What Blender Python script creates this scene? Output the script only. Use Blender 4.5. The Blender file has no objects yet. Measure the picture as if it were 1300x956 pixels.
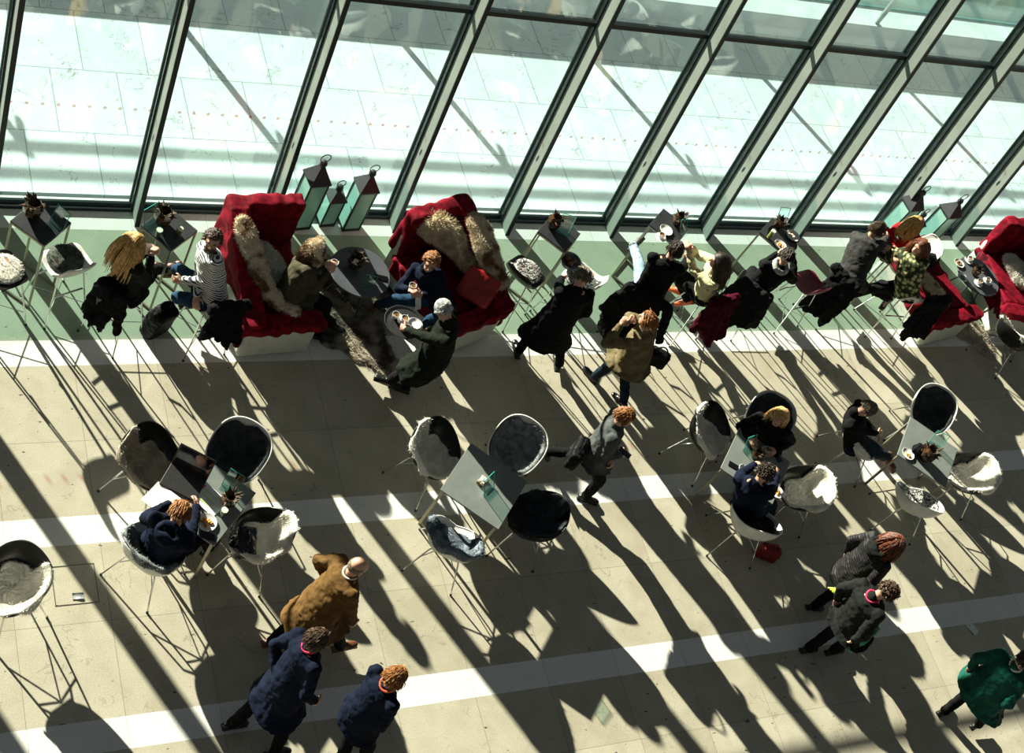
import bpy, bmesh, math, random
import numpy as np
from mathutils import Vector, Matrix, noise
V = Vector
random.seed(7)
rng = np.random.default_rng(5)
C = bpy.context.scene.collection
PI = math.pi
# ------------------------------------------------------------ camera
H = 12.25
CAM = Matrix(((0.87982108, 0.01409811, -0.47509589), (-0.27291718, 0.83334368, -0.48068131), (0.38914146, 0.55257538, 0.73704096)))
CAM = CAM.to_3x3()
FPX = 1814.31
R_ = CAM
def G(px, py, z=0.0):
    """floor plan reading: world point at height z seen at that spot of the photograph"""
    d = R_ @ V(((px-650)/FPX, -(py-433.5)/FPX, -1.0))
    t = (z-H)/d.z
    return V((t*d.x, t*d.y, z))
def ang(a, b):
    return math.atan2(b.y-a.y, b.x-a.x) - PI/2      # rotation that turns local +y from a towards b

# ------------------------------------------------------------ materials
MATS = {}
def mat(name, c, c2=None, rough=.6, metal=0, bump=0, bscale=60, nscale=8, lo=.4, hi=.6, sheen=0, spec=.5, trans=0, ior=1.45, alpha=1, detail=4):
    if name in MATS: return MATS[name]
    m = bpy.data.materials.new(name); m.use_nodes = True
    nt = m.node_tree; b = nt.nodes['Principled BSDF']
    b.inputs['Roughness'].default_value = rough; b.inputs['Metallic'].default_value = metal
    b.inputs['Specular IOR Level'].default_value = spec
    b.inputs['Transmission Weight'].default_value = trans; b.inputs['IOR'].default_value = ior
    if sheen: b.inputs['Sheen Weight'].default_value = sheen
    tc = nt.nodes.new('ShaderNodeTexCoord')
    c2 = c2 or tuple(v*.86 for v in c)
    n = nt.nodes.new('ShaderNodeTexNoise'); n.inputs['Scale'].default_value = nscale; n.inputs['Detail'].default_value = detail
    nt.links.new(tc.outputs['Object'], n.inputs['Vector'])
    r = nt.nodes.new('ShaderNodeValToRGB'); r.color_ramp.elements[0].position = lo; r.color_ramp.elements[1].position = hi
    r.color_ramp.elements[0].color = (*c, 1); r.color_ramp.elements[1].color = (*c2, 1)
    nt.links.new(n.outputs['Fac'], r.inputs['Fac']); nt.links.new(r.outputs['Color'], b.inputs['Base Color'])
    if bump:
        n2 = nt.nodes.new('ShaderNodeTexNoise'); n2.inputs['Scale'].default_value = bscale
        nt.links.new(tc.outputs['Object'], n2.inputs['Vector'])
        bp = nt.nodes.new('ShaderNodeBump'); bp.inputs['Strength'].default_value = bump; bp.inputs['Distance'].default_value = .01
        nt.links.new(n2.outputs['Fac'], bp.inputs['Height']); nt.links.new(bp.outputs['Normal'], b.inputs['Normal'])
    MATS[name] = m
    return m
def glass(name, tint, refl=.12, rough=0.0):
    """clear pane: lets light through with a tint, mirrors by Fresnel"""
    if name in MATS: return MATS[name]
    m = bpy.data.materials.new(name); m.use_nodes = True; nt = m.node_tree; nt.nodes.clear()
    o = nt.nodes.new('ShaderNodeOutputMaterial'); t = nt.nodes.new('ShaderNodeBsdfTransparent'); t.inputs['Color'].default_value = (*tint, 1)
    g = nt.nodes.new('ShaderNodeBsdfGlossy'); g.inputs['Roughness'].default_value = rough; g.inputs['Color'].default_value = (.9, 1, .98, 1)
    lw = nt.nodes.new('ShaderNodeLayerWeight'); lw.inputs['Blend'].default_value = .5
    f = nt.nodes.new('ShaderNodeMath'); f.operation = 'POWER'; f.inputs[1].default_value = 5; nt.links.new(lw.outputs['Facing'], f.inputs[0])
    mx = nt.nodes.new('ShaderNodeMixShader'); ml = nt.nodes.new('ShaderNodeMath'); ml.operation = 'MULTIPLY_ADD'
    ml.inputs[1].default_value = .9; ml.inputs[2].default_value = refl*.3
    nt.links.new(f.outputs[0], ml.inputs[0]); nt.links.new(ml.outputs[0], mx.inputs['Fac'])
    nt.links.new(t.outputs[0], mx.inputs[1]); nt.links.new(g.outputs[0], mx.inputs[2]); nt.links.new(mx.outputs[0], o.inputs['Surface'])
    MATS[name] = m
    return m
def stone(name, c, c2, joint, px, py, x0, y0, jw=.006, mark=.0, seed=0.0, stagger=.0, vein=.3):
    """stone slabs: mottled colour, fine grain, thin joints on a grid in the floor's own coordinates"""
    m = bpy.data.materials.new(name); m.use_nodes = True; nt = m.node_tree; L = nt.links.new; b = nt.nodes['Principled BSDF']
    b.inputs['Roughness'].default_value = .42; b.inputs['Specular IOR Level'].default_value = .35
    def N(t, **k):
        n = nt.nodes.new(t)
        for a, v in k.items(): setattr(n, a, v)
        return n
    def M(op, a, b_=None):
        n = N('ShaderNodeMath', operation=op)
        for i, v in enumerate((a, b_)):
            if v is None: continue
            if isinstance(v, (int, float)): n.inputs[i].default_value = v
            else: L(v, n.inputs[i])
        return n.outputs[0]
    tc = N('ShaderNodeTexCoord'); sp = N('ShaderNodeSeparateXYZ'); L(tc.outputs['Object'], sp.inputs[0])
    def noise_(s, d=5, dist=0):
        n = N('ShaderNodeTexNoise'); n.inputs['Scale'].default_value = s; n.inputs['Detail'].default_value = d; n.inputs['Distortion'].default_value = dist
        L(tc.outputs['Object'], n.inputs['Vector']); return n.outputs['Fac']
    row = M('FLOOR', M('DIVIDE', M('SUBTRACT', sp.outputs['Y'], y0), py))
    fx = M('FRACT', M('ADD', M('DIVIDE', M('SUBTRACT', sp.outputs['X'], x0), px), M('MULTIPLY', row, stagger)))
    fy = M('FRACT', M('DIVIDE', M('SUBTRACT', sp.outputs['Y'], y0), py))
    jx = M('LESS_THAN', M('MULTIPLY', M('SUBTRACT', .5, M('ABSOLUTE', M('SUBTRACT', fx, .5))), px), jw/2)
    jy = M('LESS_THAN', M('MULTIPLY', M('SUBTRACT', .5, M('ABSOLUTE', M('SUBTRACT', fy, .5))), py), jw/2)
    jt = M('MAXIMUM', jx, jy)
    colx = M('FLOOR', M('DIVIDE', M('SUBTRACT', sp.outputs['X'], x0), px))
    wn = N('ShaderNodeTexWhiteNoise', noise_dimensions='2D'); cb = N('ShaderNodeCombineXYZ'); L(colx, cb.inputs[0]); L(row, cb.inputs[1]); L(cb.outputs[0], wn.inputs['Vector'])
    f = M('ADD', M('MULTIPLY', noise_(3.2, 8, .6), .75), M('MULTIPLY', wn.outputs['Value'], .25))
    r = N('ShaderNodeValToRGB'); r.color_ramp.elements[0].position = .32; r.color_ramp.elements[1].position = .68
    r.color_ramp.elements[0].color = (*c, 1); r.color_ramp.elements[1].color = (*c2, 1); L(f, r.inputs['Fac'])
    g = N('ShaderNodeMix', data_type='RGBA', blend_type='MULTIPLY'); g.inputs['Factor'].default_value = .5
    L(r.outputs['Color'], g.inputs['A'])
    gr = N('ShaderNodeValToRGB'); gr.color_ramp.elements[0].position = .35; gr.color_ramp.elements[0].color = (.62, .6, .56, 1); gr.color_ramp.elements[1].position = .6; L(noise_(90, 3), gr.inputs['Fac']); L(gr.outputs['Color'], g.inputs['B'])
    out = g.outputs['Result']
    if vein:                                          # fine dark veins of the stone
        vn = M('ABSOLUTE', M('SUBTRACT', noise_(1.7, 9, 2.2), .5))
        vm = M('MULTIPLY', M('LESS_THAN', vn, .006), M('GREATER_THAN', noise_(2.3, 2), .53))
        k = N('ShaderNodeMix', data_type='RGBA'); L(M('MULTIPLY', vm, vein), k.inputs['Factor']); L(out, k.inputs['A']); k.inputs['B'].default_value = (.1, .11, .07, 1); out = k.outputs['Result']
    if mark:                                          # small dark chips and scuffs
        vo = N('ShaderNodeTexNoise'); vo.inputs['Scale'].default_value = 9; vo.inputs['Detail'].default_value = 6; mp = N('ShaderNodeMapping'); mp.inputs['Scale'].default_value = (1, 2.4, 1); mp.inputs['Rotation'].default_value = (0, 0, .5)
        L(tc.outputs['Object'], mp.inputs['Vector']); L(mp.outputs[0], vo.inputs['Vector'])
        k = N('ShaderNodeMix', data_type='RGBA'); L(M('MULTIPLY', M('GREATER_THAN', vo.outputs['Fac'], mark), .9), k.inputs['Factor']); L(out, k.inputs['A']); k.inputs['B'].default_value = (.03, .035, .025, 1); out = k.outputs['Result']
    j = N('ShaderNodeMix', data_type='RGBA'); L(M('MULTIPLY', jt, .75), j.inputs['Factor']); L(out, j.inputs['A']); j.inputs['B'].default_value = (*joint, 1)
    L(j.outputs['Result'], b.inputs['Base Color'])
    bp = N('ShaderNodeBump'); bp.inputs['Strength'].default_value = .12; bp.inputs['Distance'].default_value = .004; L(noise_(60, 4), bp.inputs['Height']); L(bp.outputs['Normal'], b.inputs['Normal'])
    return m

# ------------------------------------------------------------ mesh helpers
def link(o, parent=None):
    C.objects.link(o)
    if parent: o.parent = parent
    return o
def frame_of(d):
    d = V(d).normalized()
    u = V((0, 0, 1)) if abs(d.z) < .9 else V((0, 1, 0))
    a = d.cross(u).normalized(); return a, a.cross(d).normalized()
class MB:
    def __init__(s): s.v = []; s.f = []
    def add(s, vs, fs):
        n = len(s.v); s.v += [V(p) for p in vs]; s.f += [tuple(i+n for i in f) for f in fs]; return s
    def box(s, c, d, rz=0, M=None):
        c = V(c); R = Matrix.Rotation(rz, 3, 'Z') if M is None else M
        vs = [c + R @ V((x*d[0]/2, y*d[1]/2, z*d[2]/2)) for x in (-1, 1) for y in (-1, 1) for z in (-1, 1)]
        return s.add(vs, [(0,1,3,2),(4,6,7,5),(0,4,5,1),(2,3,7,6),(0,2,6,4),(1,5,7,3)])
    def slab(s, c, d, b, rz=0, M=None):
        """box with bevelled edges"""
        bm = bmesh.new(); bmesh.ops.create_cube(bm, size=1)
        for v in bm.verts: v.co = V((v.co.x*d[0], v.co.y*d[1], v.co.z*d[2]))
        bmesh.ops.bevel(bm, geom=bm.edges[:], offset=b, segments=2, affect='EDGES', profile=.5)
        R = Matrix.Rotation(rz, 3, 'Z') if M is None else M
        bm.verts.index_update()
        s.add([V(c) + R @ v.co for v in bm.verts], [[v.index for v in f.verts] for f in bm.faces]); bm.free(); return s
    def loft(s, rings, closed=True, caps=True):
        n = len(rings[0]); base = []
        for r in rings: base += r
        fs = []
        for i in range(len(rings)-1):
            for j in range(n if closed else n-1):
                a = i*n+j; b = i*n+(j+1) % n
                fs.append((a, b, b+n, a+n))
        if caps: fs.append(tuple(reversed(range(n)))); fs.append(tuple((len(rings)-1)*n+k for k in range(n)))
        return s.add(base, fs)
    def tube(s, pts, r, n=8, caps=True):
        pts = [V(p) for p in pts]; rr = r if isinstance(r, (list, tuple)) else [r]*len(pts)
        rings = []; a = None
        for i, p in enumerate(pts):
            d = (pts[min(i+1, len(pts)-1)] - pts[max(i-1, 0)])
            if d.length < 1e-9: d = V((0, 0, 1))
            d.normalize()
            if a is None: a, b = frame_of(d)
            else:
                a = (a - d*a.dot(d)); a = a.normalized() if a.length > 1e-6 else frame_of(d)[0]; b = a.cross(d)
            rings.append([p + (a*math.cos(2*PI*k/n) + b*math.sin(2*PI*k/n))*rr[i] for k in range(n)])
        return s.loft(rings, caps=caps)
    def cap(s, p0, p1, r0, r1, n=12):
        """tapered limb with round ends"""
        p0 = V(p0); p1 = V(p1); d = p1-p0; L = max(d.length, 1e-6); d = d/L
        pts = []; rr = []
        for k in range(4):
            a = PI/2*(1-k/4); pts.append(p0 - d*r0*math.sin(a)); rr.append(max(r0*math.cos(a), .0006))
        for k in range(4): pts.append(p0.lerp(p1, k/3)); rr.append(r0+(r1-r0)*k/3)
        for k in range(1, 5):
            a = PI/2*k/4; pts.append(p1 + d*r1*math.sin(a)); rr.append(max(r1*math.cos(a), .0006))
        return s.tube(pts, rr, n)
    def ell(s, c, r, M=None, n=16, m=10):
        c = V(c); M = M or Matrix.Identity(3); rings = []
        for i in range(m+1):
            t = PI*i/m; z = -math.cos(t); q = max(math.sin(t), .004)
            rings.append([c + M @ V((r[0]*q*math.cos(2*PI*k/n), r[1]*q*math.sin(2*PI*k/n), r[2]*z)) for k in range(n)])
        return s.loft(rings)
    def lathe(s, prof, c=(0, 0, 0), n=24, M=None):
        M = M or Matrix.Identity(3); c = V(c)
        return s.loft([[c + M @ V((max(r, .0005)*math.cos(2*PI*k/n), max(r, .0005)*math.sin(2*PI*k/n), z)) for k in range(n)] for r, z in prof])
    def mesh(s, name):
        me = bpy.data.meshes.new(name); me.from_pydata([tuple(p) for p in s.v], [], s.f); me.update()
        return me
    def build(s, name, m, parent=None, smooth=False, label=None):
        me = s.mesh(name)
        for x in (m if isinstance(m, (list, tuple)) else [m]): me.materials.append(x)
        bm = bmesh.new(); bm.from_mesh(me); bmesh.ops.recalc_face_normals(bm, faces=bm.faces[:]); bm.to_mesh(me); bm.free()
        if smooth: me.polygons.foreach_set('use_smooth', [True]*len(me.polygons)); me.set_sharp_from_angle(angle=math.radians(40))
        o = link(bpy.data.objects.new(name, me), parent)
        if label: o['label'] = label
        return o
def bake(me, mods):
    o = bpy.data.objects.new('tmp', me); C.objects.link(o)
    for t, kw in mods:
        md = o.modifiers.new('m', t)
        for k, v in kw.items(): setattr(md, k, v)
    dg = bpy.context.evaluated_depsgraph_get(); dg.update()
    out = bpy.data.meshes.new_from_object(o.evaluated_get(dg)); bpy.data.objects.remove(o)
    return out
TEX = {}
def clouds(scale, depth=2):
    if (scale, depth) not in TEX:
        t = bpy.data.textures.new('folds', 'CLOUDS'); t.noise_scale = scale; t.noise_depth = depth; TEX[(scale, depth)] = t
    return TEX[(scale, depth)]
def fuse(mb, name, m, parent=None, voxel=.012, smooth=3, folds=0, fscale=.08, label=None, fn=None):
    """union of the shapes as one smooth continuous surface"""
    mods = [('REMESH', dict(mode='VOXEL', voxel_size=voxel, use_smooth_shade=True))]
    if smooth: mods.append(('SMOOTH', dict(factor=.5, iterations=smooth)))
    if folds: mods.append(('DISPLACE', dict(texture=clouds(fscale), strength=folds, mid_level=.5, texture_coords='LOCAL')))
    me = bake(mb.mesh(name), mods); me.name = name
    if fn:
        for v in me.vertices: v.co = fn(v.co)
    me.materials.clear()
    for x in (m if isinstance(m, (list, tuple)) else [m]): me.materials.append(x)
    me.polygons.foreach_set('use_smooth', [True]*len(me.polygons))
    o = link(bpy.data.objects.new(name, me), parent)
    if label: o['label'] = label
    return o
def add_spikes(o, count, length, width=.004, droop=.35, comb=(0, 0, 0), seed=1):
    """tufts of fur growing out of a mesh, joined into the same mesh"""
    me = o.data; me.calc_loop_triangles(); r = np.random.default_rng(seed)
    nv = len(me.vertices); co = np.empty(nv*3); me.vertices.foreach_get('co', co); co = co.reshape(-1, 3)
    no = np.empty(nv*3); me.vertices.foreach_get('normal', no); no = no.reshape(-1, 3)
    T = np.empty(len(me.loop_triangles)*3, dtype=np.int32); me.loop_triangles.foreach_get('vertices', T); T = T.reshape(-1, 3)
    A = np.linalg.norm(np.cross(co[T[:, 1]]-co[T[:, 0]], co[T[:, 2]]-co[T[:, 0]]), axis=1); A = A/A.sum()
    t = T[r.choice(len(T), count, p=A)]; w = r.dirichlet((1, 1, 1), count)
    P = (co[t]*w[:, :, None]).sum(1); Nn = (no[t]*w[:, :, None]).sum(1); Nn /= np.linalg.norm(Nn, axis=1)[:, None]+1e-9
    L = length*r.uniform(.5, 1.2, count)[:, None]
    clump = np.stack([np.sin(P[:, 0]*31+P[:, 1]*17), np.cos(P[:, 1]*29-P[:, 2]*23), np.sin(P[:, 2]*37+P[:, 0]*11)], 1)*.45
    D = Nn + clump + np.array(comb) + r.normal(0, .25, (count, 3)); D[:, 2] -= droop*.4
    D /= np.linalg.norm(D, axis=1)[:, None]
    mid = P + D*L*.55; D2 = D.copy(); D2[:, 2] -= droop; D2 /= np.linalg.norm(D2, axis=1)[:, None]; tip = mid + D2*L*.5
    S = np.cross(D, r.normal(0, 1, (count, 3))); S /= np.linalg.norm(S, axis=1)[:, None]+1e-9; S *= width/2
    vs = np.stack([P-S-Nn*.003, P+S-Nn*.003, mid+S*.7, mid-S*.7, tip], 1).reshape(-1, 3)
    b = np.arange(count)*5 + nv
    old = [tuple(p.vertices) for p in me.polygons]
    quads = np.stack([b, b+1, b+2, b+3], 1).tolist(); tris = np.stack([b+3, b+2, b+4], 1).tolist()
    me2 = bpy.data.meshes.new(me.name); me2.from_pydata(np.vstack([co, vs]).tolist(), [], old+quads+tris); me2.update()
    for mm in me.materials: me2.materials.append(mm)
    me2.polygons.foreach_set('use_smooth', [True]*len(me2.polygons))
    o.data = me2
    return o
def tag(o, label=None, cat=None, group=None, kind=None):
    if label: o['label'] = label
    if cat: o['category'] = cat
    if group: o['group'] = group
    if kind: o['kind'] = kind
    return o
def thing(name, loc, rz, label, cat, group=None):
    o = bpy.data.objects.new(name, None); o.empty_display_size = .1; C.objects.link(o)
    o.location = loc; o.rotation_euler = (0, 0, rz)
    return tag(o, label, cat, group)
def struct(o): o['kind'] = 'structure'; return o
def copy_tree(src, loc, rz, label=None, group=None):
    def cp(o, par):
        c = o.copy(); C.objects.link(c)
        if par: c.parent = par
        for ch in list(o.children): cp(ch, c)
        return c
    c = cp(src, None); c.location = loc; c.rotation_euler = (0, 0, rz)
    if label: c['label'] = label
    if group: c['group'] = group
    return c

# ------------------------------------------------------------ palette
BLACK = mat('black_lacquer', (.012, .013, .014), rough=.35)
FRAME = mat('dark_window_frame', (.006, .012, .013), rough=.45)
FIN = mat('fin_aluminium', (.21, .245, .215), (.18, .21, .185), rough=.55, nscale=2)
CHROME = mat('chrome', (.75, .76, .74), rough=.18, metal=1)
BRASS = mat('champagne_metal', (.36, .33, .25), rough=.35, metal=.6)
GUN = mat('gunmetal', (.04, .045, .05), rough=.5, metal=.1)
WHITEP = mat('white_plastic', (.78, .78, .74), rough=.35)
BLACKP = mat('black_plastic', (.010, .010, .010), rough=.3)
OLIVEP = mat('olive_plastic', (.035, .045, .035), rough=.4)
TOPD = mat('dark_laminate', (.022, .024, .028), (.03, .032, .036), rough=.45)
TOPG = mat('grey_laminate', (.165, .185, .17), (.185, .205, .19), rough=.4)
RUBBER = mat('black_rubber', (.01, .01, .01), rough=.8)
VELVET = mat('red_velvet', (.21, .0012, .014), (.10, .0005, .006), rough=.8, bump=.35, bscale=25, nscale=12, spec=.15)
PLINTH = mat('cream_upholstery', (.62, .64, .56), (.55, .57, .5), rough=.6, bump=.1)
REDLEATHER = mat('red_leather', (.35, .02, .02), (.25, .012, .012), rough=.3, bump=.4, bscale=14)
CREAM = mat('cream_fur', (.82, .72, .52), (.52, .43, .27), rough=.9, nscale=10)
BROWNF = mat('brown_banded_fur', (.72, .62, .46), (.20, .11, .05), rough=.9, nscale=5, lo=.50, hi=.60)
WHITEF = mat('white_fur', (.82, .80, .72), (.62, .60, .52), rough=.9, nscale=7)
GREYF = mat('grey_fleece', (.12, .135, .14), (.25, .27, .27), rough=.95, nscale=14)
DARKF = mat('charcoal_fleece', (.018, .022, .026), (.045, .052, .06), rough=.95, nscale=9)
BLUEF = mat('blue_grey_fleece', (.055, .075, .095), (.20, .23, .26), rough=.95, nscale=9)
PATCHF = mat('speckled_pad', (.55, .55, .52), (.05, .05, .05), rough=.9, nscale=45, lo=.47, hi=.53)
TAUPEF = mat('taupe_hide', (.46, .40, .31), (.30, .26, .2), rough=.9, nscale=6)
RUGF = mat('brown_hide', (.07, .055, .04), (.40, .35, .27), rough=.95, nscale=4.5, lo=.42, hi=.6)
MINT = mat('mint_glass', (.45, .78, .70), (.40, .72, .63), rough=.12, trans=.35, nscale=3)
CLEAR = glass('clear_acrylic', (.86, .97, .95), .25)
TEALG = mat('teal_glass_edge', (.03, .30, .25), rough=.2)
PORC = mat('white_porcelain', (.82, .82, .80), rough=.15)
PAPER = mat('white_paper', (.82, .83, .82), rough=.8)
COFFEE = mat('coffee', (.10, .045, .015), (.45, .28, .14), rough=.4, nscale=30)
FOOD = mat('golden_food', (.75, .38, .06), (.45, .16, .02), rough=.6, nscale=40, bump=.5)
GREENS = mat('salad_leaf', (.12, .20, .04), (.3, .35, .1), rough=.7, nscale=40)
AMBER = mat('amber_glass', (.09, .045, .018), (.02, .012, .008), rough=.08, spec=.8, nscale=25)
DRIED = mat('dried_leaf', (.09, .05, .025), (.015, .012, .01), rough=.7, nscale=30)
TRAYM = mat('dark_tray', (.03, .03, .032), rough=.4)
SCREEN = mat('black_screen', (.006, .007, .009), rough=.08)
KEYS = mat('laptop_deck', (.035, .035, .037), (.015, .015, .015), rough=.4, nscale=120)
# ------------------------------------------------------------ the room
LEAN = .1293; YG = 9.79
FX = [3.78 + 1.51*k for k in range(-6, 12)]
XL, XR = FX[0], FX[-1]
SAND = (.43, .395, .30); SAND2 = (.54, .505, .40)
M_floor = stone('beige_floor_stone', SAND, SAND2, (.20, .19, .15), .83, .93, 5.39, 6.0, mark=.70)
M_band = stone('white_floor_stone', (.78, .78, .74), (.84, .84, .80), (.40, .40, .38), .83, 9.0, 5.39, 2.0, vein=.05)
M_green_sun = stone('green_sunlit_floor_stone', (.32, .38, .28), (.39, .45, .335), (.25, .28, .21), 1.66, 9.0, 5.39, 2.0, vein=.15, mark=.72)  # green sunlight from the terrace screen, painted into the stone colour
M_terr = stone('terrace_stone', (.72, .80, .83), (.84, .90, .92), (.22, .27, .28), .75, .95, 5.0, 9.9, mark=.0, vein=.5, jw=.012, stagger=.5)
def strip(name, y0, y1, m, x0=XL-1, x1=XR+4, z=0):
    b = MB(); b.add([(x0, y0, z), (x1, y0, z), (x1, y1, z), (x0, y1, z), (x0, y0, z-.12), (x1, y0, z-.12), (x1, y1, z-.12), (x0, y1, z-.12)],
          [(0,1,2,3), (7,6,5,4), (0,4,5,1), (1,5,6,2), (2,6,7,3), (3,7,4,0)])
    return struct(b.build(name, m))
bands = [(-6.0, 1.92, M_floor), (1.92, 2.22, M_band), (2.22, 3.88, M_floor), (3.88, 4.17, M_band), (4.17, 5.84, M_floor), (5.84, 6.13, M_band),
         (6.13, 7.79, M_floor), (7.79, 8.09, M_band), (8.09, 9.49, M_green_sun), (9.49, 9.92, M_band)]
fb = MB(); mi = []
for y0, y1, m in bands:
    fb.add([(XL-1, y0, 0), (XR+4, y0, 0), (XR+4, y1, 0), (XL-1, y1, 0)], [(0,1,2,3)]); mi.append([M_floor, M_band, M_green_sun].index(m))
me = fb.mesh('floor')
for m in (M_floor, M_band, M_green_sun): me.materials.append(m)
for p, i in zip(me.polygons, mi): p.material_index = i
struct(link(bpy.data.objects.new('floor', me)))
# square inspection hatch let into the floor
hx = G(95, 742); b = MB()
for a, c in (((-.19, 0), (.006, .39)), ((.19, 0), (.006, .39)), ((0, -.19), (.39, .006)), ((0, .19), (.39, .006))):
    b.box((hx.x+a[0], hx.y+a[1], .001), (c[0], c[1], .004))
struct(b.build('trim_1', mat('hatch_edge', (.10, .10, .08), rough=.5)))

# glazed facade, leaning outward at the top
def gp(x, z, off=0): return V((x, YG + LEAN*z + off, z))
M_GLASS = glass('facade_glass', (.90, .962, .967), .2)
M_DOT = glass('pink_dot', (.80, .50, .46), .2)
def bar(b, x0, x1, z, dy, dz, off=0):
    for i in range(1):
        vs = []
        for x in (x0, x1):
            for q, w in ((-1, -1), (1, -1), (1, 1), (-1, 1)): vs.append(gp(x, z + w*dz/2, off + q*dy/2))
        b.add(vs, [(0,1,2,3), (7,6,5,4), (0,4,5,1), (1,5,6,2), (2,6,7,3), (3,7,4,0)])
ZT = 3.0; ZTOP = 6.6
wn = 0
for i in range(len(FX)-1):
    x0, x1 = FX[i]+.035, FX[i+1]-.035
    for z0, z1 in ((.06, ZT-.03), (ZT+.03, ZTOP)):
        wn += 1; b = MB()
        vs = [gp(x, z, o) for x in (x0, x1) for z in (z0, z1) for o in (-.008, .008)]
        b.add(vs, [(0,1,3,2),(4,6,7,5),(0,4,5,1),(2,3,7,6),(0,2,6,4),(1,5,7,3)])
        o = struct(b.build('window_%d' % wn, M_GLASS))
        if z0 < 1:
            d = MB()
            for k in range(10):
                c = gp(FX[i] + .151*(k+.5), 1.39, -.010)
                n = 10; d.add([c + V((.02*math.cos(2*PI*j/n), LEAN*.02*math.sin(2*PI*j/n), .02*math.sin(2*PI*j/n))) for j in range(n)], [tuple(range(n))])
            d.build('dot_row', M_DOT, o)
            f = MB(); bar(f, x0-.02, x1+.02, .02, .10, .04, .0); bar(f, x0-.02, x1+.02, .05, .03, .02, .03)
            f.build('window_frame', FRAME, o)
            f = MB(); bar(f, x0-.02, x1+.02, ZT, .07, .055, 0); f.build('transom', FRAME, o)
    # fin with its mullion
for i, x in enumerate(FX):
    b = MB()
    def plate(b, x, t, o0, o1, z0=0, z1=ZTOP):
        vs = [gp(x+s*t/2, z, o) for s in (-1, 1) for z in (z0, z1) for o in (o0, o1)]
        b.add(vs, [(0,1,3,2),(4,6,7,5),(0,4,5,1),(2,3,7,6),(0,2,6,4),(1,5,7,3)])
    plate(b, x, .045, -.235, -.045)
    f = struct(b.build('trim_%d' % (i+2), FIN))
    c = MB(); plate(c, x, .052, -.25, -.235); c.build('fin_edge', FRAME, f)
    c = MB(); plate(c, x, .085, -.045, -.030); plate(c, x, .05, -.030, .05); plate(c, x, .10, .05, .065); c.build('mullion', FRAME, f)
    c = MB(); ctr = gp(x-.0235, 1.16, -.14); n = 14
    c.add([ctr + V((-.001, .016*math.cos(2*PI*k/n), .05*math.sin(2*PI*k/n))) for k in range(n)], [tuple(range(n))]); c.build('slot', FRAME, f)

# the terrace outside
TX0, TX1 = XL-12, XR+14
struct(strip('floor', 9.98, 13.66, M_terr, TX0, TX1, -.01))
M_KERB = mat('pale_kerb', (.62, .68, .70), (.70, .75, .77), rough=.5, nscale=3)
kb = MB(); kb.slab(((TX0+TX1)/2, 13.90, .19), (TX1-TX0, .50, .42), .012); struct(kb.build('trim_40', M_KERB))
M_BAL = glass('green_screen_glass', (.83, .935, .942), .3)
M_RAIL = mat('turquoise_rail', (.22, .42, .42), rough=.3, metal=.5)
M_STEEL = mat('pale_steel', (.5, .56, .55), rough=.35, metal=.6)
PXS = [4.3 + 2.97*k for k in range(-5, 9)]
bal = thing('glass_balustrade', (0, 0, 0), 0, 'tall green glass screen with steel posts and handrail along the terrace edge', 'balustrade')
b = MB(); b.box(((TX0+TX1)/2, 14.12, 1.42), (TX1-TX0, .02, 2.04)); b.build('glass_screen', M_BAL, bal)
b = MB(); b.box(((TX0+TX1)/2, 14.12, .405), (TX1-TX0, .05, .03)); b.build('glass_channel', M_RAIL, bal)
b = MB(); b.tube([(TX0, 13.86, 1.46), (TX1, 13.86, 1.46)], .034, 12); b.tube([(TX0, 13.92, 1.33), (TX1, 13.92, 1.33)], .034, 12); b.build('handrail', M_STEEL, bal)
for x in PXS:
    b = MB(); b.slab((x, 13.74, .86), (.09, .045, .92), .008); b.slab((x, 13.93, 1.25), (.05, .36, .05), .008); b.build('post', M_STEEL, bal)
# far below, the city by the river
M_CITY = mat('distant_ground', (.02, .045, .045), (.10, .16, .13), rough=.9, nscale=.06, detail=8)
b = MB(); b.box((120, 260, -92), (900, 460, 2)); struct(b.build('ground', M_CITY))
M_ROOF = mat('distant_roof', (.10, .14, .14), (.30, .36, .36), rough=.8, nscale=.08)
M_WIN = mat('distant_window', (.015, .03, .035), rough=.2)
for i, (x, y, w, d, h, rz) in enumerate(((70, 48, 14, 22, 30, .2), (92, 52, 18, 12, 22, .5), (112, 58, 12, 26, 38, -.2), (78, 78, 22, 14, 18, .1), (138, 70, 20, 16, 26, .4), (104, 92, 26, 18, 16, .3))):
    t = thing('office_building', (x, y, -91), rz, ['pale slab office block far below, nearest of the distant blocks', 'low wide block far below, behind the nearest one', 'tall narrow block far below the right side of the terrace', 'broad low block standing beyond the nearest office block', 'block furthest right below the terrace', 'widest and lowest block, furthest beyond the terrace'][i], 'building')
    m = MB(); m.slab((0, 0, h/2), (w, d, h), .3); m.build('wall', M_ROOF, t)
    m = MB(); m.box((0, 0, h+.6), (w*.5, d*.4, 1.2)); m.build('roof_plant', M_STEEL, t)
    for k in range(4):
        m = MB()
        for q in range(int(h/4)): m.box(((w/2+.05)*(1 if k == 0 else -1 if k == 1 else 0), (d/2+.05)*(1 if k == 2 else -1 if k == 3 else 0), 3+q*4), (.1 if k < 2 else w*.85, d*.85 if k < 2 else .1, 1.6))
        m.build('window_band', M_WIN, t)

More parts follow.
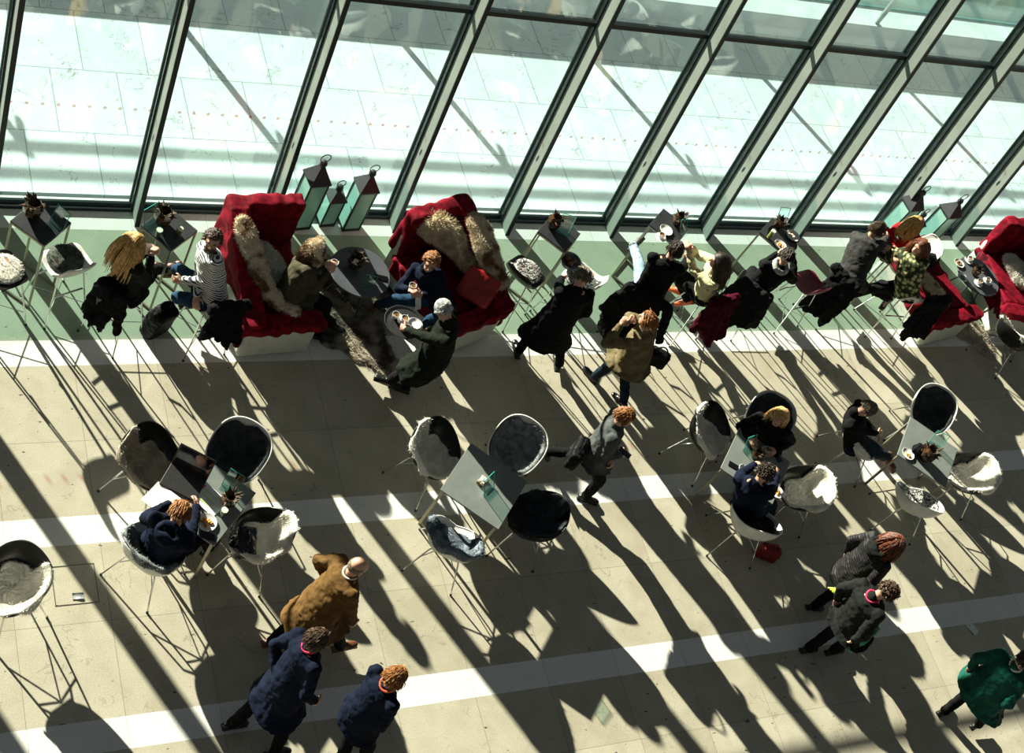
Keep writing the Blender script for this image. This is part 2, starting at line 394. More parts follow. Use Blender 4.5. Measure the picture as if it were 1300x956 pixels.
# ------------------------------------------------------------ light
sun = bpy.data.lights.new('sun', 'SUN'); sun.energy = 21.0; sun.angle = math.radians(.55); sun.color = (1, .86, .70)
so = bpy.data.objects.new('sun', sun); C.objects.link(so)
AZ = math.radians(-66); EL = math.radians(20.3)
sd = V((math.cos(AZ)*math.cos(EL), math.sin(AZ)*math.cos(EL), -math.sin(EL)))
so.rotation_euler = sd.to_track_quat('-Z', 'Y').to_euler(); so.location = (0, 30, 20)
w = bpy.data.worlds.new('sky'); bpy.context.scene.world = w; w.use_nodes = True
nt = w.node_tree; bg = nt.nodes['Background']; bg.inputs['Strength'].default_value = .14
tc = nt.nodes.new('ShaderNodeTexCoord'); sp = nt.nodes.new('ShaderNodeSeparateXYZ'); nt.links.new(tc.outputs['Generated'], sp.inputs[0])
rp = nt.nodes.new('ShaderNodeValToRGB'); e = rp.color_ramp.elements
e[0].position = 0; e[0].color = (.25, .25, .22, 1); e[1].position = 1; e[1].color = (.42, .50, .55, 1)
q = e.new(.5); q.color = (.30, .34, .34, 1); q = e.new(.54); q.color = (.95, 1.0, 1.0, 1)
mp = nt.nodes.new('ShaderNodeMath'); mp.operation = 'MULTIPLY_ADD'; mp.inputs[1].default_value = .5; mp.inputs[2].default_value = .5
nt.links.new(sp.outputs['Z'], mp.inputs[0]); nt.links.new(mp.outputs[0], rp.inputs['Fac']); nt.links.new(rp.outputs['Color'], bg.inputs['Color'])

cam = bpy.data.cameras.new('camera'); co = bpy.data.objects.new('camera', cam); C.objects.link(co)
co.matrix_world = Matrix.Translation((0, 0, H)) @ CAM.to_4x4()
cam.sensor_width = 36; cam.sensor_fit = 'HORIZONTAL'; cam.lens = FPX/1300*36; cam.shift_y = -44.5/1300; cam.clip_end = 2000
sc = bpy.context.scene; sc.camera = co
sc.view_settings.view_transform = 'Standard'; sc.view_settings.look = 'None'; sc.view_settings.gamma = 1; sc.view_settings.exposure = 0
try: sc.view_settings.use_curve_mapping = False
except Exception: pass
# ------------------------------------------------------------ furniture
def shell_pt(th, u, off=0, lift=0, k=1.0):
    """bucket shell of the armchair: th from the open front, u from the middle of the seat to the rim"""
    c = (1-math.cos(th))/2
    h = .02 + .36*c**.85*k; R = .235 + .085*c**.5 - .03*c**3
    a = min(u, 1)*PI/2
    r = R*math.sin(a)**.85*(1-.04*math.cos(4*th)) ; z = .42 + h*(1-math.cos(a))**1.15
    n = V((math.sin(th)*-math.sin(a)*.9, -math.cos(th)*math.sin(a)*.9, 1.1-math.sin(a))).normalized() if u > 0 else V((0, 0, 1))
    p = V((math.sin(th)*r, math.cos(th)*r - .01, z)) + n*off
    if u > 1: p += V((math.sin(th), math.cos(th), 0))*(min(u-1, .25)*.16) - V((0, 0, 1))*max(0, u-1.12)*.30
    return p + V((0, 0, lift))
def armchair(shell, hide=None, cover=(0, 360), rim=1.0, hidename='hide', seed=1, length=.022, count=2600, label_hide=None, leg=CHROME):
    t = thing('armchair', (0, 0, 0), 0, 'x', 'chair', 'armchairs around the square tables')
    n, m = 56, 14; b = MB(); vs = []; fs = []
    for i in range(m+1):
        for j in range(n): vs.append(shell_pt(2*PI*j/n, max(i/m, .001)))
    for i in range(m):
        for j in range(n): a = i*n+j; c = i*n+(j+1) % n; fs.append((a, c, c+n, a+n))
    fs.append(tuple(reversed(range(n)))); b.add(vs, fs)
    me = bake(b.mesh('seat_shell'), [('SOLIDIFY', dict(thickness=.012, offset=-1)), ('BEVEL', dict(width=.004, segments=2, limit_method='ANGLE'))])
    me.name = 'seat_shell'; me.materials.clear(); me.materials.append(shell); me.polygons.foreach_set('use_smooth', [True]*len(me.polygons))
    link(bpy.data.objects.new('seat_shell', me), t)
    for sx in (-1, 1):
        for sy in (-1, 1):
            g = MB(); g.tube([(sx*.10, sy*.10, .415), (sx*.16, sy*.15, .40), (sx*.275, sy*.265, .012)], .0085, 8); lg = g.build('leg', leg, t, True)
            g = MB(); g.cap((sx*.275, sy*.265, .004), (sx*.273, sy*.263, .02), .012, .012, 8); g.build('foot_cap', RUBBER, lg, True)
    g = MB(); g.tube([(-.205, -.19, .25), (0, 0, .36), (.205, .19, .25)], .006, 6); g.tube([(.205, -.19, .25), (0, 0, .36), (-.205, .19, .25)], .006, 6)
    g.tube([(-.10, .10, .412), (.10, .10, .412), (.10, -.10, .412), (-.10, -.10, .412), (-.10, .10, .412)], .009, 6); g.build('leg_brace', leg, t, True)
    if hide:
        r = random.Random(seed); a0, a1 = [math.radians(q) for q in cover]; full = (a1-a0) > 6.2
        N_, M_ = 72, 24; b = MB(); vs = []; fs = []
        ph = r.uniform(0, 9); mid = (a0+a1)/2; half = (a1-a0)/2
        for i in range(M_+1):
            for j in range(N_):
                th = 2*PI*j/N_; dlt = abs((th-mid+PI) % (2*PI) - PI)
                w = 1 if full else max(0, min(1, (half-dlt)/.35+.5)); w = w*w*(3-2*w)
                e = 1 + .07*math.sin(th*3+ph) + .05*math.sin(th*7+2*ph)
                um = (.52*e)*(1-w) + (rim*(e if rim > 1 else min(1, e)))*w
                vs.append(shell_pt(th, (i/M_)*um + .001, .014 + .004*math.sin(th*9+i)))
        for i in range(M_):
            for j in range(N_): a = i*N_+j; c = i*N_+(j+1) % N_; fs.append((a, c, c+N_, a+N_))
        b.add(vs, fs)
        me = bake(b.mesh(hidename), [('SOLIDIFY', dict(thickness=.014, offset=1)), ('DISPLACE', dict(texture=clouds(.05), strength=.012, mid_level=.3))])
        me.name = hidename; me.materials.clear(); me.materials.append(hide); me.polygons.foreach_set('use_smooth', [True]*len(me.polygons))
        o = link(bpy.data.objects.new(hidename, me), t)
        add_spikes(o, count, length, .005, .3, seed=seed)
        if label_hide: o['label'] = label_hide
    return t
def bar_stool(shell, pad=None, leg=CHROME, seed=1):
    """high stool: shell seat with low back on +y side facing -y (sitter looks along -y)"""
    t = thing('bar_stool', (0, 0, 0), 0, 'x', 'stool', 'bar stools along the window')
    b = MB(); vs = []; n, m = 15, 18
    for i in range(m+1):
        v = i/m                                      # 0 front edge .. 1 top of the back
        for j in range(n+1):
            u = j/n*2-1
            w = .205 + .02*math.sin(PI*min(v*1.3, 1)) - (.03*max(0, v-.7)/.3)
            if v < .62: y = -.20 + .38*(v/.62); z = .755 - .02*math.sin(PI*v/.62) + .03*abs(u)**3 - .03*max(0, .12-v)/.12
            else:
                q = (v-.62)/.38; a = q*1.25; y = .18 + .09*math.sin(a); z = .755 + .03*abs(u)**3*(1-q) + .21*q**1.15
            y -= .035*abs(u)**2.5*(1 if v > .5 else -.5)
            if v > .9 : w *= 1-.35*((v-.9)/.1)**2
            if v < .1: w *= 1-.2*((.1-v)/.1)**2
            vs.append((u*w, y, z))
    fs = [(i*(n+1)+j, i*(n+1)+j+1, (i+1)*(n+1)+j+1, (i+1)*(n+1)+j) for i in range(m) for j in range(n)]
    b.add(vs, fs)
    me = bake(b.mesh('seat_shell'), [('SOLIDIFY', dict(thickness=.012, offset=0)), ('SUBSURF', dict(levels=1))])
    me.name = 'seat_shell'; me.materials.clear(); me.materials.append(shell); me.polygons.foreach_set('use_smooth', [True]*len(me.polygons))
    link(bpy.data.objects.new('seat_shell', me), t)
    for sx in (-1, 1):
        for sy in (-1, 1):
            g = MB(); g.tube([(sx*.08, sy*.08, .735), (sx*.13, sy*.12, .725), (sx*.225, sy*.225, .012)], .0085, 8); lg = g.build('leg', leg, t, True)
            g = MB(); g.cap((sx*.225, sy*.225, .004), (sx*.224, sy*.224, .02), .012, .012, 8); g.build('foot_cap', RUBBER, lg, True)
    q = .155; g = MB(); z = .42
    g.tube([(-q, -q, z), (0, -q-.02, z-.01), (q, -q, z)], .011, 8); g.build('footrest', leg, t, True)
    g = MB(); g.tube([(-q, q, z), (q, q, z)], .011, 8); g.tube([(-.20, -.20, .20), (.20, .20, .20)], .004, 6); g.tube([(.20, -.20, .20), (-.20, .20, .20)], .004, 6); g.build('leg_brace', leg, t, True)
    if pad:
        g = MB(); g.lathe([(.0, .760), (.15, .758), (.175, .766), (.17, .785), (.12, .792), (0, .794)], (0, -.015, 0), 32)
        o = g.build('seat_pad', pad, t, True)
        add_spikes(o, 1800, .016, .005, .2, seed=seed)
    return t
def square_table(name, w, h, top, leg, group, stretch=True, inset=.0, lw=.02):
    t = thing(name, (0, 0, 0), 0, 'x', 'table', group)
    b = MB(); b.slab((0, 0, h-.010), (w, w, .02), .003); b.build('tabletop', top, t)
    q = w/2-lw/2-inset
    for sx in (-1, 1):
        for sy in (-1, 1):
            g = MB(); g.slab((sx*q, sy*q, (h-.02)/2), (lw, lw, h-.02), .002); g.build('leg', leg, t)
    g = MB()
    for s in (-1, 1): g.box((0, s*q, h-.032), (2*q, lw*.9, .022)); g.box((s*q, 0, h-.032), (lw*.9, 2*q, .022))
    g.build('apron', leg, t)
    if stretch:
        g = MB(); z = .012
        g.box((0, q, z), (2*q, lw*.9, .02)); g.box((-q, 0, z), (lw*.9, 2*q, .02)); g.box((q, 0, z), (lw*.9, 2*q, .02)); g.build('floor_rail', leg, t)
    return t
def round_table(label):
    t = thing('round_table', (0, 0, 0), 0, label, 'table', 'round low tables between the red armchairs')
    b = MB(); b.lathe([(0, .50), (.335, .50), (.345, .508), (.345, .517), (.338, .523), (0, .523)], n=48); b.build('tabletop', TOPD2, t, True)
    for k in range(3):
        a = 2*PI*k/3+.4; g = MB(); g.tube([(.12*math.cos(a), .12*math.sin(a), .50), (.27*math.cos(a), .27*math.sin(a), .006)], .010, 8); g.build('leg', GUN, t, True)
    g = MB(); g.lathe([(.10, .485), (.15, .485), (.15, .50), (.10, .50)], n=24); g.build('mount_ring', GUN, t, True)
    return t
TOPD2 = mat('slate_tabletop', (.075, .082, .092), (.09, .098, .108), rough=.35)
M_VE = MB
def fn_noise(p, s, o=0): return noise.noise(V((p.x*s+o, p.y*s, p.z*s)))
def lounge(label, seed, hi=1, tall=.88):
    """deep wing armchair, opening towards +x, draped in velvet: footprint .88 x 1.55"""
    t = thing('wing_armchair', (0, 0, 0), 0, label, 'armchair', 'velvet draped wing armchairs by the window')
    W, D = .80, 1.28                                  # x depth, y length
    b = MB()
    b.slab((0, 0, .23), (W, D, .40), .04)
    b.slab((-W/2+.07, 0, .60), (.16, D, .96), .05)
    b.slab((.0, hi*(D/2-.07), .60), (W, .14, .94), .05)
    b.slab((.0, hi*(-D/2+.07), .40), (W, .14, .42), .05)
    def slope(p):
        g = .12 + tall*max(0, min(1, (hi*p.y + D/2 - .08)/(D*.80)))
        return V((p.x, p.y, p.z if p.z < .60 else .60 + (p.z-.60)*g))
    fuse(b, 'body', PLINTH, t, .016, 4, fn=slope)
    for sx in (-1, 1):
        for sy in (-1, 1):
            g = MB(); g.cap((sx*(W/2-.08), sy*(D/2-.08), .008), (sx*(W/2-.08), sy*(D/2-.08), .05), .022, .026); g.build('foot', GUN, t, True)
    # velvet throw over everything but the lower outside
    b = MB()
    b.slab((.02, 0, .44), (W+.03, D-.10, .09), .03)                       # over the seat
    b.slab((-W/2+.06, 0, .79), (.23, D+.06, .72), .05)                    # over the back
    b.slab((-.02, hi*(D/2-.06), .80), (W+.05, .21, .68), .05)                  # over the high arm
    b.slab((.03, hi*(-D/2+.06), .545), (W+.04, .21, .20), .05)                 # over the low arm
    b.slab((W/2+.005, .0, .34), (.05, D-.3, .24), .02)
    b.slab((-W/2-.03, -.30*hi, .42), (.06, .7, .36), .03)
    def fold(p):
        low = max(0, min(1, (.80-p.z)/.45)); wv = 3.2*fn_noise(p, 1.6, seed)
        s = .5*math.sin(p.x*30 + wv*2) + .5*math.sin(p.y*26 + wv*2.4 + p.z*6) + .7*fn_noise(p, 5, seed+3)
        n = V((p.x, p.y*.6, 0)); n = n.normalized() if n.length > .05 else V((0, 0, 1))
        q = p + n*s*.022*(.5+1.2*low) + V((0, 0, s*.012))
        if p.z < .42: q.z += .12*fn_noise(V((p.x, p.y, 0)), 3.3, seed+8)
        return slope(q)
    o = fuse(b, 'velvet_throw', VELVET, t, .013, 5, .008, .12, fn=fold)
    
    g = MB(); g.slab((.06, .02*hi, .50), (.60, D-.38, .07), .03)
    fuse(g, 'seat_cushion', VELVET, t, .014, 4, .015, .15)
    return t
def fur_blob(name, pts, m, label, cat, loc, rz=0, group=None, length=.05, count=5000, flat=.55, seed=3, width=.006, droop=.4, comb=(0, 0, 0)):
    """long lumpy pelt lying over something: pts are (x, y, z, radius)"""
    b = MB(); ctr = V(loc)
    P = [V(p[:3]) - ctr for p in pts]
    for i, p in enumerate(P):
        r = pts[i][3]
        for k in range(4):
            q = P[min(i+1, len(P)-1)]; f = k/4
            if i == len(P)-1 and k: break
            rr = r + (pts[min(i+1, len(P)-1)][3]-r)*f
            b.ell(p.lerp(q, f) + V((random.uniform(-.012, .012), random.uniform(-.012, .012), 0)), (rr, rr, rr*flat), n=14, m=8)
    o = fuse(b, name, m, None, .012, 3, .035, .06)
    add_spikes(o, count, length, width, droop, comb, seed)
    o.location = loc; tag(o, label, cat, group)
    return o
def rug(name, loc, rz, L, W, m, label, group, seed):
    t = MB(); n = 72; rings = []
    prof = []
    for j in range(n):
        a = 2*PI*j/n
        r = 1 + .14*math.sin(2*a+1) + .20*max(0, math.cos(4*a+.4))**2 - .10*math.cos(a) + .05*math.sin(9*a+seed)
        prof.append((math.cos(a)*L/2*r, math.sin(a)*W/2*r))
    for s, z in ((1, .002), (1, .010), (.9, .018), (.55, .022), (.02, .024)):
        rings.append([V((x*s, y*s, z)) for x, y in prof])
    t.loft(rings); o = t.build(name, m, None, True)
    add_spikes(o, 7000, .045, .006, .5, (.5, .2, 0), seed)
    o.location = loc; o.rotation_euler = (0, 0, rz); tag(o, label, 'rug', group); return o
def lantern(x, y, w, h, rz, label):
    t = thing('lantern', (x, y, 0), rz, label, 'lantern', 'glass lanterns standing by the window')
    b = MB(); b.slab((0, 0, .012), (w, w, .024), .003); b.build('base', GUN, t)
    fr = MB(); hb = h*.70; q = w/2-.008
    for sx in (-1, 1):
        for sy in (-1, 1): fr.box((sx*q, sy*q, hb/2), (.016, .016, hb))
    for z in (.03, hb):
        for s in (-1, 1): fr.box((0, s*q, z), (w, .016, .02)); fr.box((s*q, 0, z), (.016, w, .02))
    fr.build('corner_frame', BLACK, t)
    for k in range(4):
        a = k*PI/2; p = MB(); p.box((0, 0, 0), (.004, w-.03, hb-.05)); o = p.build('pane', MINT, t); o.location = (math.cos(a)*(q-.002), math.sin(a)*(q-.002), hb/2+.005); o.rotation_euler = (0, 0, a)
    r = MB(); s = w/2+.012; rs = []
    for k, z in ((s, hb+.01), (s, hb+.03), (w*.16, hb+h*.18), (w*.12, hb+h*.20)): rs.append([V((k, k, z)), V((-k, k, z)), V((-k, -k, z)), V((k, -k, z))])
    r.loft(rs); rf = r.build('roof', GUN, t)
    zt = hb+h*.20; k = MB(); k.lathe([(0, zt-.01), (.03, zt), (.045, zt+.035), (.035, zt+.07), (0, zt+.085)], n=20); k.build('finial', GUN, rf, True)
    g = MB(); R = w*.26; g.tube([(R*math.cos(a), 0, zt+.075+R*.8+R*math.sin(a)) for a in [2*PI*i/20 for i in range(21)]], .006, 6); g.build('ring_handle', BLACK, t, True)
    c = MB(); c.lathe([(0, .025), (w*.2, .025), (w*.2, h*.28), (0, h*.285)], n=20); c.build('candle', mat('candle_wax', (.75, .74, .66), rough=.5), t, True)
    return t

# things on the tables -------------------------------------------------
def menu_stand(loc, rz, label, h=.22, w=.16, tilt=.3):
    t = thing('menu_stand', loc, rz, label, 'menu stand', 'clear menu stands on the tables')
    b = MB(); b.box((0, 0, .004), (w, .09, .006)); b.build('base', CLEAR, t)
    M = Matrix.Rotation(-tilt, 3, 'X')
    b = MB(); b.box(M @ V((0, .012, h/2)) + V((0, 0, .006)), (w, .005, h), M=M); b.build('sheet_holder', CLEAR, t)
    b = MB()
    for p, d in (((0, .012, h), (w, .007, .006)), ((-w/2, .012, h/2), (.005, .007, h)), ((w/2, .012, h/2), (.005, .007, h))): b.box(M @ V(p) + V((0, 0, .006)), d, M=M)
    b.build('teal_edge', TEALG, t)
    return t
def vase(loc, label, s=1.0, seed=1):
    t = thing('glass_vase', loc, seed*.7, label, 'vase', 'small glass vases of dried foliage')
    s *= 1.3; b = MB(); k = .05*s
    b.lathe([(k*.7, .002), (k*1.2, .05*s), (k*1.25, .09*s), (k*.85, .13*s), (k*.78, .13*s), (k*1.1, .09*s), (k*1.05, .05*s), (k*.6, .008)], n=8); b.build('vessel', AMBER, t)
    r = random.Random(seed); g = MB()
    for i in range(26):
        a = r.uniform(0, 2*PI); e = r.uniform(.3, 1.2); L = r.uniform(.05, .10)*s
        p0 = V((.02*math.cos(a), .02*math.sin(a), .09*s)); d = V((math.cos(a)*math.cos(e), math.sin(a)*math.cos(e), math.sin(e)))
        q = d.cross(V((0, 0, 1))).normalized()*.014*s; m_ = p0+d*L*.5
        g.add([p0, m_+q, p0+d*L+V((0, 0, -.01)), m_-q, m_+V((0, 0, .006))], [(0, 1, 4), (1, 2, 4), (2, 3, 4), (3, 0, 4)])
    g.build('dried_foliage', DRIED, t)
    return t
def cup(loc, label, rz=0, group='coffee cups', mug=False, drink=COFFEE, saucer=True):
    t = thing('coffee_cup', loc, rz, label, 'cup', group); s0 = .0
    if saucer: b = MB(); b.lathe([(0, .002), (.03, .002), (.07, .012), (.072, .016), (.035, .008), (0, .007)], n=28); b.build('saucer', PORC, t, True); s0 = .007
    b = MB(); b.lathe([(0, s0), (.024, s0), (.036, s0+.03), (.041, s0+.06), (.038, s0+.06), (.033, s0+.03), (.02, s0+.008), (0, s0+.006)], n=24); b.build('bowl', PORC, t, True)
    b = MB(); b.lathe([(0, s0+.05), (.0375, s0+.05), (.0375, s0+.052), (0, s0+.053)], n=20); b.build('coffee', drink, t, True)
    b = MB(); b.tube([(.036, 0, s0+.05), (.058, 0, s0+.048), (.06, 0, s0+.025), (.034, 0, s0+.02)], .004, 6); b.build('handle', PORC, t, True)
    return t
def plate(loc, label, food=FOOD, r=.10, group='plates of food', name='dinner_plate', lumps=9, seed=1, cat='plate'):
    t = thing(name, loc, seed, label, cat, group)
    b = MB(); b.lathe([(0, .003), (r*.6, .003), (r*.97, .018), (r, .02), (r*.97, .022), (r*.6, .009), (0, .008)], n=36); b.build('dish', PORC, t, True)
    if lumps:
        q = random.Random(seed); g = MB()
        for i in range(lumps): g.ell((q.uniform(-.4, .4)*r, q.uniform(-.35, .35)*r, .02), (q.uniform(.14, .28)*r, q.uniform(.12, .22)*r, .012), Matrix.Rotation(q.uniform(0, 3), 3, 'Z'), 10, 6)
        g.build('food', food, t, True)
    return t
def tumbler(loc, label, m, h=.13, r=.034, foam=True):
    t = thing('drinking_glass', loc, 0, label, 'glass', 'tall glasses of beer and latte')
    b = MB(); b.lathe([(0, .003), (r*.8, .003), (r, h), (r*.92, h), (r*.74, .01), (0, .008)], n=20); b.build('glass', CLEAR, t, True)
    b = MB(); b.lathe([(0, .010), (r*.70, .010), (r*.88, h*.86), (0, h*.87)], n=20); b.build('drink', m, t, True)
    if foam: b = MB(); b.lathe([(0, h*.87), (r*.88, h*.87), (r*.9, h*.95), (0, h*.97)], n=20); b.build('foam', mat('foam', (.85, .8, .66), rough=.7), t, True)
    return t
def phone(loc, rz, label):
    t = thing('smartphone', loc, rz, label, 'phone', 'phones')
    b = MB(); b.slab((0, 0, .0045), (.072, .145, .008), .003); b.build('case', BLACK, t)
    b = MB(); b.box((0, 0, .009), (.064, .130, .001)); b.build('screen', SCREEN, t)
    return t
def sheet(name, loc, rz, w, h, label, cat='paper', m=PAPER, curl=.01, group=None, ink=None):
    b = MB(); n = 6; vs = [((i/n-.5)*w, (j/n-.5)*h, .002+curl*((i/n-.5)**2*3+.3*math.sin(j))) for i in range(n+1) for j in range(n+1)]
    vs += [(x, y, z-.0015) for x, y, z in vs]; K = (n+1)**2; f = []
    for i in range(n):
        for j in range(n): a = i*(n+1)+j; q = (a, a+n+1, a+n+2, a+1); f.append(q); f.append(tuple(K+k for k in reversed(q)))
    b.add(vs, f); o = b.build(name, m); o.location = loc; o.rotation_euler = (0, 0, rz); tag(o, label, cat, group); return o
# ------------------------------------------------------------ people
def pattern_mat(name, fn):
    m = bpy.data.materials.new(name); m.use_nodes = True; nt = m.node_tree; b = nt.nodes['Principled BSDF']; b.inputs['Roughness'].default_value = .85; b.inputs['Specular IOR Level'].default_value = .25
    tc = nt.nodes.new('ShaderNodeTexCoord'); fn(nt, tc, b); return m
def cloth(name, c, c2=None, rough=.85, bump=.35, bs=35, ns=9):
    return mat('cloth_'+name, c, c2 or tuple(v*.8 for v in c), rough=rough, bump=bump, bscale=bs, nscale=ns, spec=.08)
SK1 = mat('fair_skin', (.58, .33, .23), (.54, .29, .20), rough=.5); SK2 = mat('warm_skin', (.48, .25, .16), rough=.5)
EYE = mat('eye_dark', (.02, .015, .012), rough=.15); LIP = mat('lip', (.38, .12, .10), rough=.4)
BLK = cloth('black', (.008, .008, .009)); BLKG = cloth('soft_black', (.014, .016, .015)); NAVY = cloth('navy', (.005, .008, .019), (.007, .011, .025))
BROWNC = cloth('tan_wool', (.135, .075, .026), (.10, .054, .018)); OLIVE = cloth('khaki', (.17, .135, .075), (.11, .088, .045)); PARKA = cloth('parka', (.075, .068, .042), (.05, .046, .03))
GREYC = cloth('grey_jacket', (.055, .062, .062), (.09, .098, .098)); JEANS = cloth('denim', (.012, .035, .075), (.025, .06, .11), bs=90); LJEANS = cloth('pale_denim', (.30, .42, .50), (.20, .30, .38), bs=90)
CREAMC = cloth('cream', (.55, .52, .32), (.48, .45, .27)); MAROON = cloth('maroon', (.07, .004, .014), (.035, .002, .008)); GREENC = cloth('bottle_green', (.006, .075, .055), (.004, .05, .038), rough=.6)
DGREEN = cloth('dark_green_black', (.010, .014, .010)); GREYCOAT = cloth('charcoal_coat', (.045, .044, .042), (.03, .03, .029)); DENIMD = cloth('dark_denim', (.010, .020, .035)); SCARFG = cloth('grey_scarf', (.42, .43, .40), (.28, .29, .27))
SHOE = mat('black_shoe', (.01, .01, .01), rough=.35); BSHOE = mat('brown_shoe', (.12, .045, .02), rough=.4); OSHOE = mat('orange_shoe', (.70, .11, .02), rough=.45); GSHOE = mat('grey_sneaker', (.08, .075, .075), rough=.6)
PINK = mat('pink_collar', (.75, .03, .12), rough=.6); WHITEC = cloth('white', (.72, .72, .70)); REDC = cloth('red', (.45, .01, .02))
def _stripes(nt, tc, b):
    w = nt.nodes.new('ShaderNodeTexWave'); w.wave_type = 'BANDS'; w.bands_direction = 'Z'; w.inputs['Scale'].default_value = 13; w.inputs['Distortion'].default_value = 1.2
    nt.links.new(tc.outputs['Object'], w.inputs['Vector']); r = nt.nodes.new('ShaderNodeValToRGB'); r.color_ramp.elements[0].position = .55; r.color_ramp.elements[0].color = (.70, .70, .68, 1); r.color_ramp.elements[1].position = .62; r.color_ramp.elements[1].color = (.04, .05, .07, 1)
    nt.links.new(w.outputs['Fac'], r.inputs['Fac']); nt.links.new(r.outputs['Color'], b.inputs['Base Color'])
STRIPE = pattern_mat('cloth_striped', _stripes)
def _floral(nt, tc, b):
    v = nt.nodes.new('ShaderNodeTexVoronoi'); v.inputs['Scale'].default_value = 17; nt.links.new(tc.outputs['Object'], v.inputs['Vector'])
    r = nt.nodes.new('ShaderNodeValToRGB'); e = r.color_ramp.elements; e[0].position = .30; e[0].color = (.48, .46, .24, 1); e[1].position = .62; e[1].color = (.02, .028, .012, 1); q = e.new(.48); q.color = (.12, .13, .05, 1)
    nt.links.new(v.outputs['Distance'], r.inputs['Fac']); nt.links.new(r.outputs['Color'], b.inputs['Base Color'])
FLORAL = pattern_mat('cloth_floral', _floral)
def _quilt(nt, tc, b):
    b.inputs['Base Color'].default_value = (.012, .011, .012, 1); b.inputs['Roughness'].default_value = .6; b.inputs['Specular IOR Level'].default_value = .25
    w = nt.nodes.new('ShaderNodeTexWave'); w.wave_type = 'BANDS'; w.bands_direction = 'Z'; w.inputs['Scale'].default_value = 9
    nt.links.new(tc.outputs['Object'], w.inputs['Vector']); bp = nt.nodes.new('ShaderNodeBump'); bp.inputs['Strength'].default_value = .45; bp.inputs['Distance'].default_value = .012
    nt.links.new(w.outputs['Fac'], bp.inputs['Height']); nt.links.new(bp.outputs['Normal'], b.inputs['Normal'])
QUILT = pattern_mat('cloth_quilted', _quilt)
def hairm(n, a, b_): return mat('hair_'+n, a, b_, rough=.5, nscale=30, bump=.6, bscale=90)
H_BLOND = hairm('blonde', (.72, .46, .17), (.42, .24, .07)); H_AUB = hairm('auburn', (.20, .055, .018), (.07, .018, .008)); H_GING = hairm('ginger', (.36, .15, .035), (.17, .06, .015))
H_DARK = hairm('dark', (.018, .012, .008), (.05, .03, .018)); H_BROWN = hairm('brown', (.09, .045, .02), (.035, .018, .009)); H_GREY = hairm('greying', (.24, .19, .13), (.10, .08, .055)); BEANIE = mat('knitted_grey_wool', (.16, .18, .19), (.45, .45, .42), rough=.95, nscale=26, bump=.8, bscale=60)

def ik(a, b, l1, l2, pole):
    d = b-a; L = d.length
    if L > (l1+l2)*.995: b = a + d.normalized()*(l1+l2)*.995; d = b-a; L = d.length
    if L < abs(l1-l2)+.02: L = abs(l1-l2)+.02
    u = d.normalized(); x = (l1*l1-l2*l2+L*L)/(2*L); h = math.sqrt(max(l1*l1-x*x, 0))
    p = pole - u*pole.dot(u); p = p.normalized() if p.length > 1e-4 else V((0, 0, -1))
    return a + u*x + p*h, b
def hand(b, w, d, n, side, curl=.5):
    """palm, four unequal jointed fingers and a thumb from the side of the palm"""
    d = d.normalized(); n = (n - d*n.dot(d)).normalized(); s = d.cross(n)*side
    M = Matrix((s, d, n)).transposed()
    b.ell(w + d*.045, (.041, .052, .018), M, 12, 8); b.cap(w - d*.02, w + d*.02, .027, .026, 10)
    for k, L in enumerate((.070, .080, .074, .058)):
        p = w + d*.085 + s*(.030-.020*k); a = .15 + curl*.5; q = [p - d*.012]
        for seg, f in enumerate((.45, .32, .25)):
            dd = d*math.cos(a) + n*math.sin(a) + s*(.10-.07*k)*(1-curl); q.append(q[-1] + dd.normalized()*L*f*1.1); a += curl*.95
        for i in range(3): b.cap(q[i], q[i+1], .0098-.0008*i, .0092-.0008*i, 8)
    p0 = w + d*.025 + s*.030; p1 = p0 + (s*.75 + d*.6 + n*.25).normalized()*.038; p2 = p1 + (d*.9 + n*(.3+curl*.7) + s*(.3-curl*.4)).normalized()*.032
    b.cap(p0, p1, .013, .0115, 8); b.cap(p1, p2, .0112, .0095, 8)
def strands(b, c, M, n, length, style, seed, r0=.008, vol=1.0):
    r = random.Random(seed); gv = M.transposed() @ V((0, 0, -1))
    for i in range(n):
        while True:
            u = V((r.gauss(0, 1), r.gauss(0, 1), r.gauss(0, 1))).normalized()
            if u.z < -.15 and style in ('short', 'curly'): continue
            if u.z < -.25: continue
            if u.y > .35 and u.z < .55: continue
            break
        p = V((u.x*.080, u.y*.097-.004, u.z*.108+.012))*vol
        side = 1 if u.x > 0 else -1; pts = [p]
        L = length*r.uniform(.75, 1.15); K = 7; rr = [r0*.7]
        if style == 'curly': d = (u + V((r.gauss(0, .5), r.gauss(0, .5), r.gauss(0, .5)))).normalized()
        elif style == 'short': d = (V((r.gauss(0, .3)+.4*u.x, -.6+r.gauss(0, .3), .2)) + u*.35).normalized()
        else: d = (V((side*.30, -.45, .1)) + u*.35 + gv*.4).normalized()
        for k in range(K):
            if style == 'long' : d = (d*.75 + V((0, -.10, 0)) + gv*(.75 if k > 0 else .35) + V((r.gauss(0, .10), r.gauss(0, .10), 0))).normalized()
            elif style == 'curly': d = (d + V((r.gauss(0, .8), r.gauss(0, .8), r.gauss(0, .6))) + gv*.2).normalized()
            else: d = (d + V((0, -.15, -.35))).normalized()
            q = pts[-1] + d*L/K
            e = V((q.x/.084, (q.y+.002)/.10, (q.z-.012)/.112)); 
            if e.length < vol and q.z > -.11: e = e.normalized()*vol; q = V((e.x*.084, e.y*.10-.002, e.z*.112+.012))
            pts.append(q); rr.append(r0*(1-.75*(k+1)/K)+.001)
        b.tube([c + M @ p for p in pts], rr, 5)
NPERS = [0]
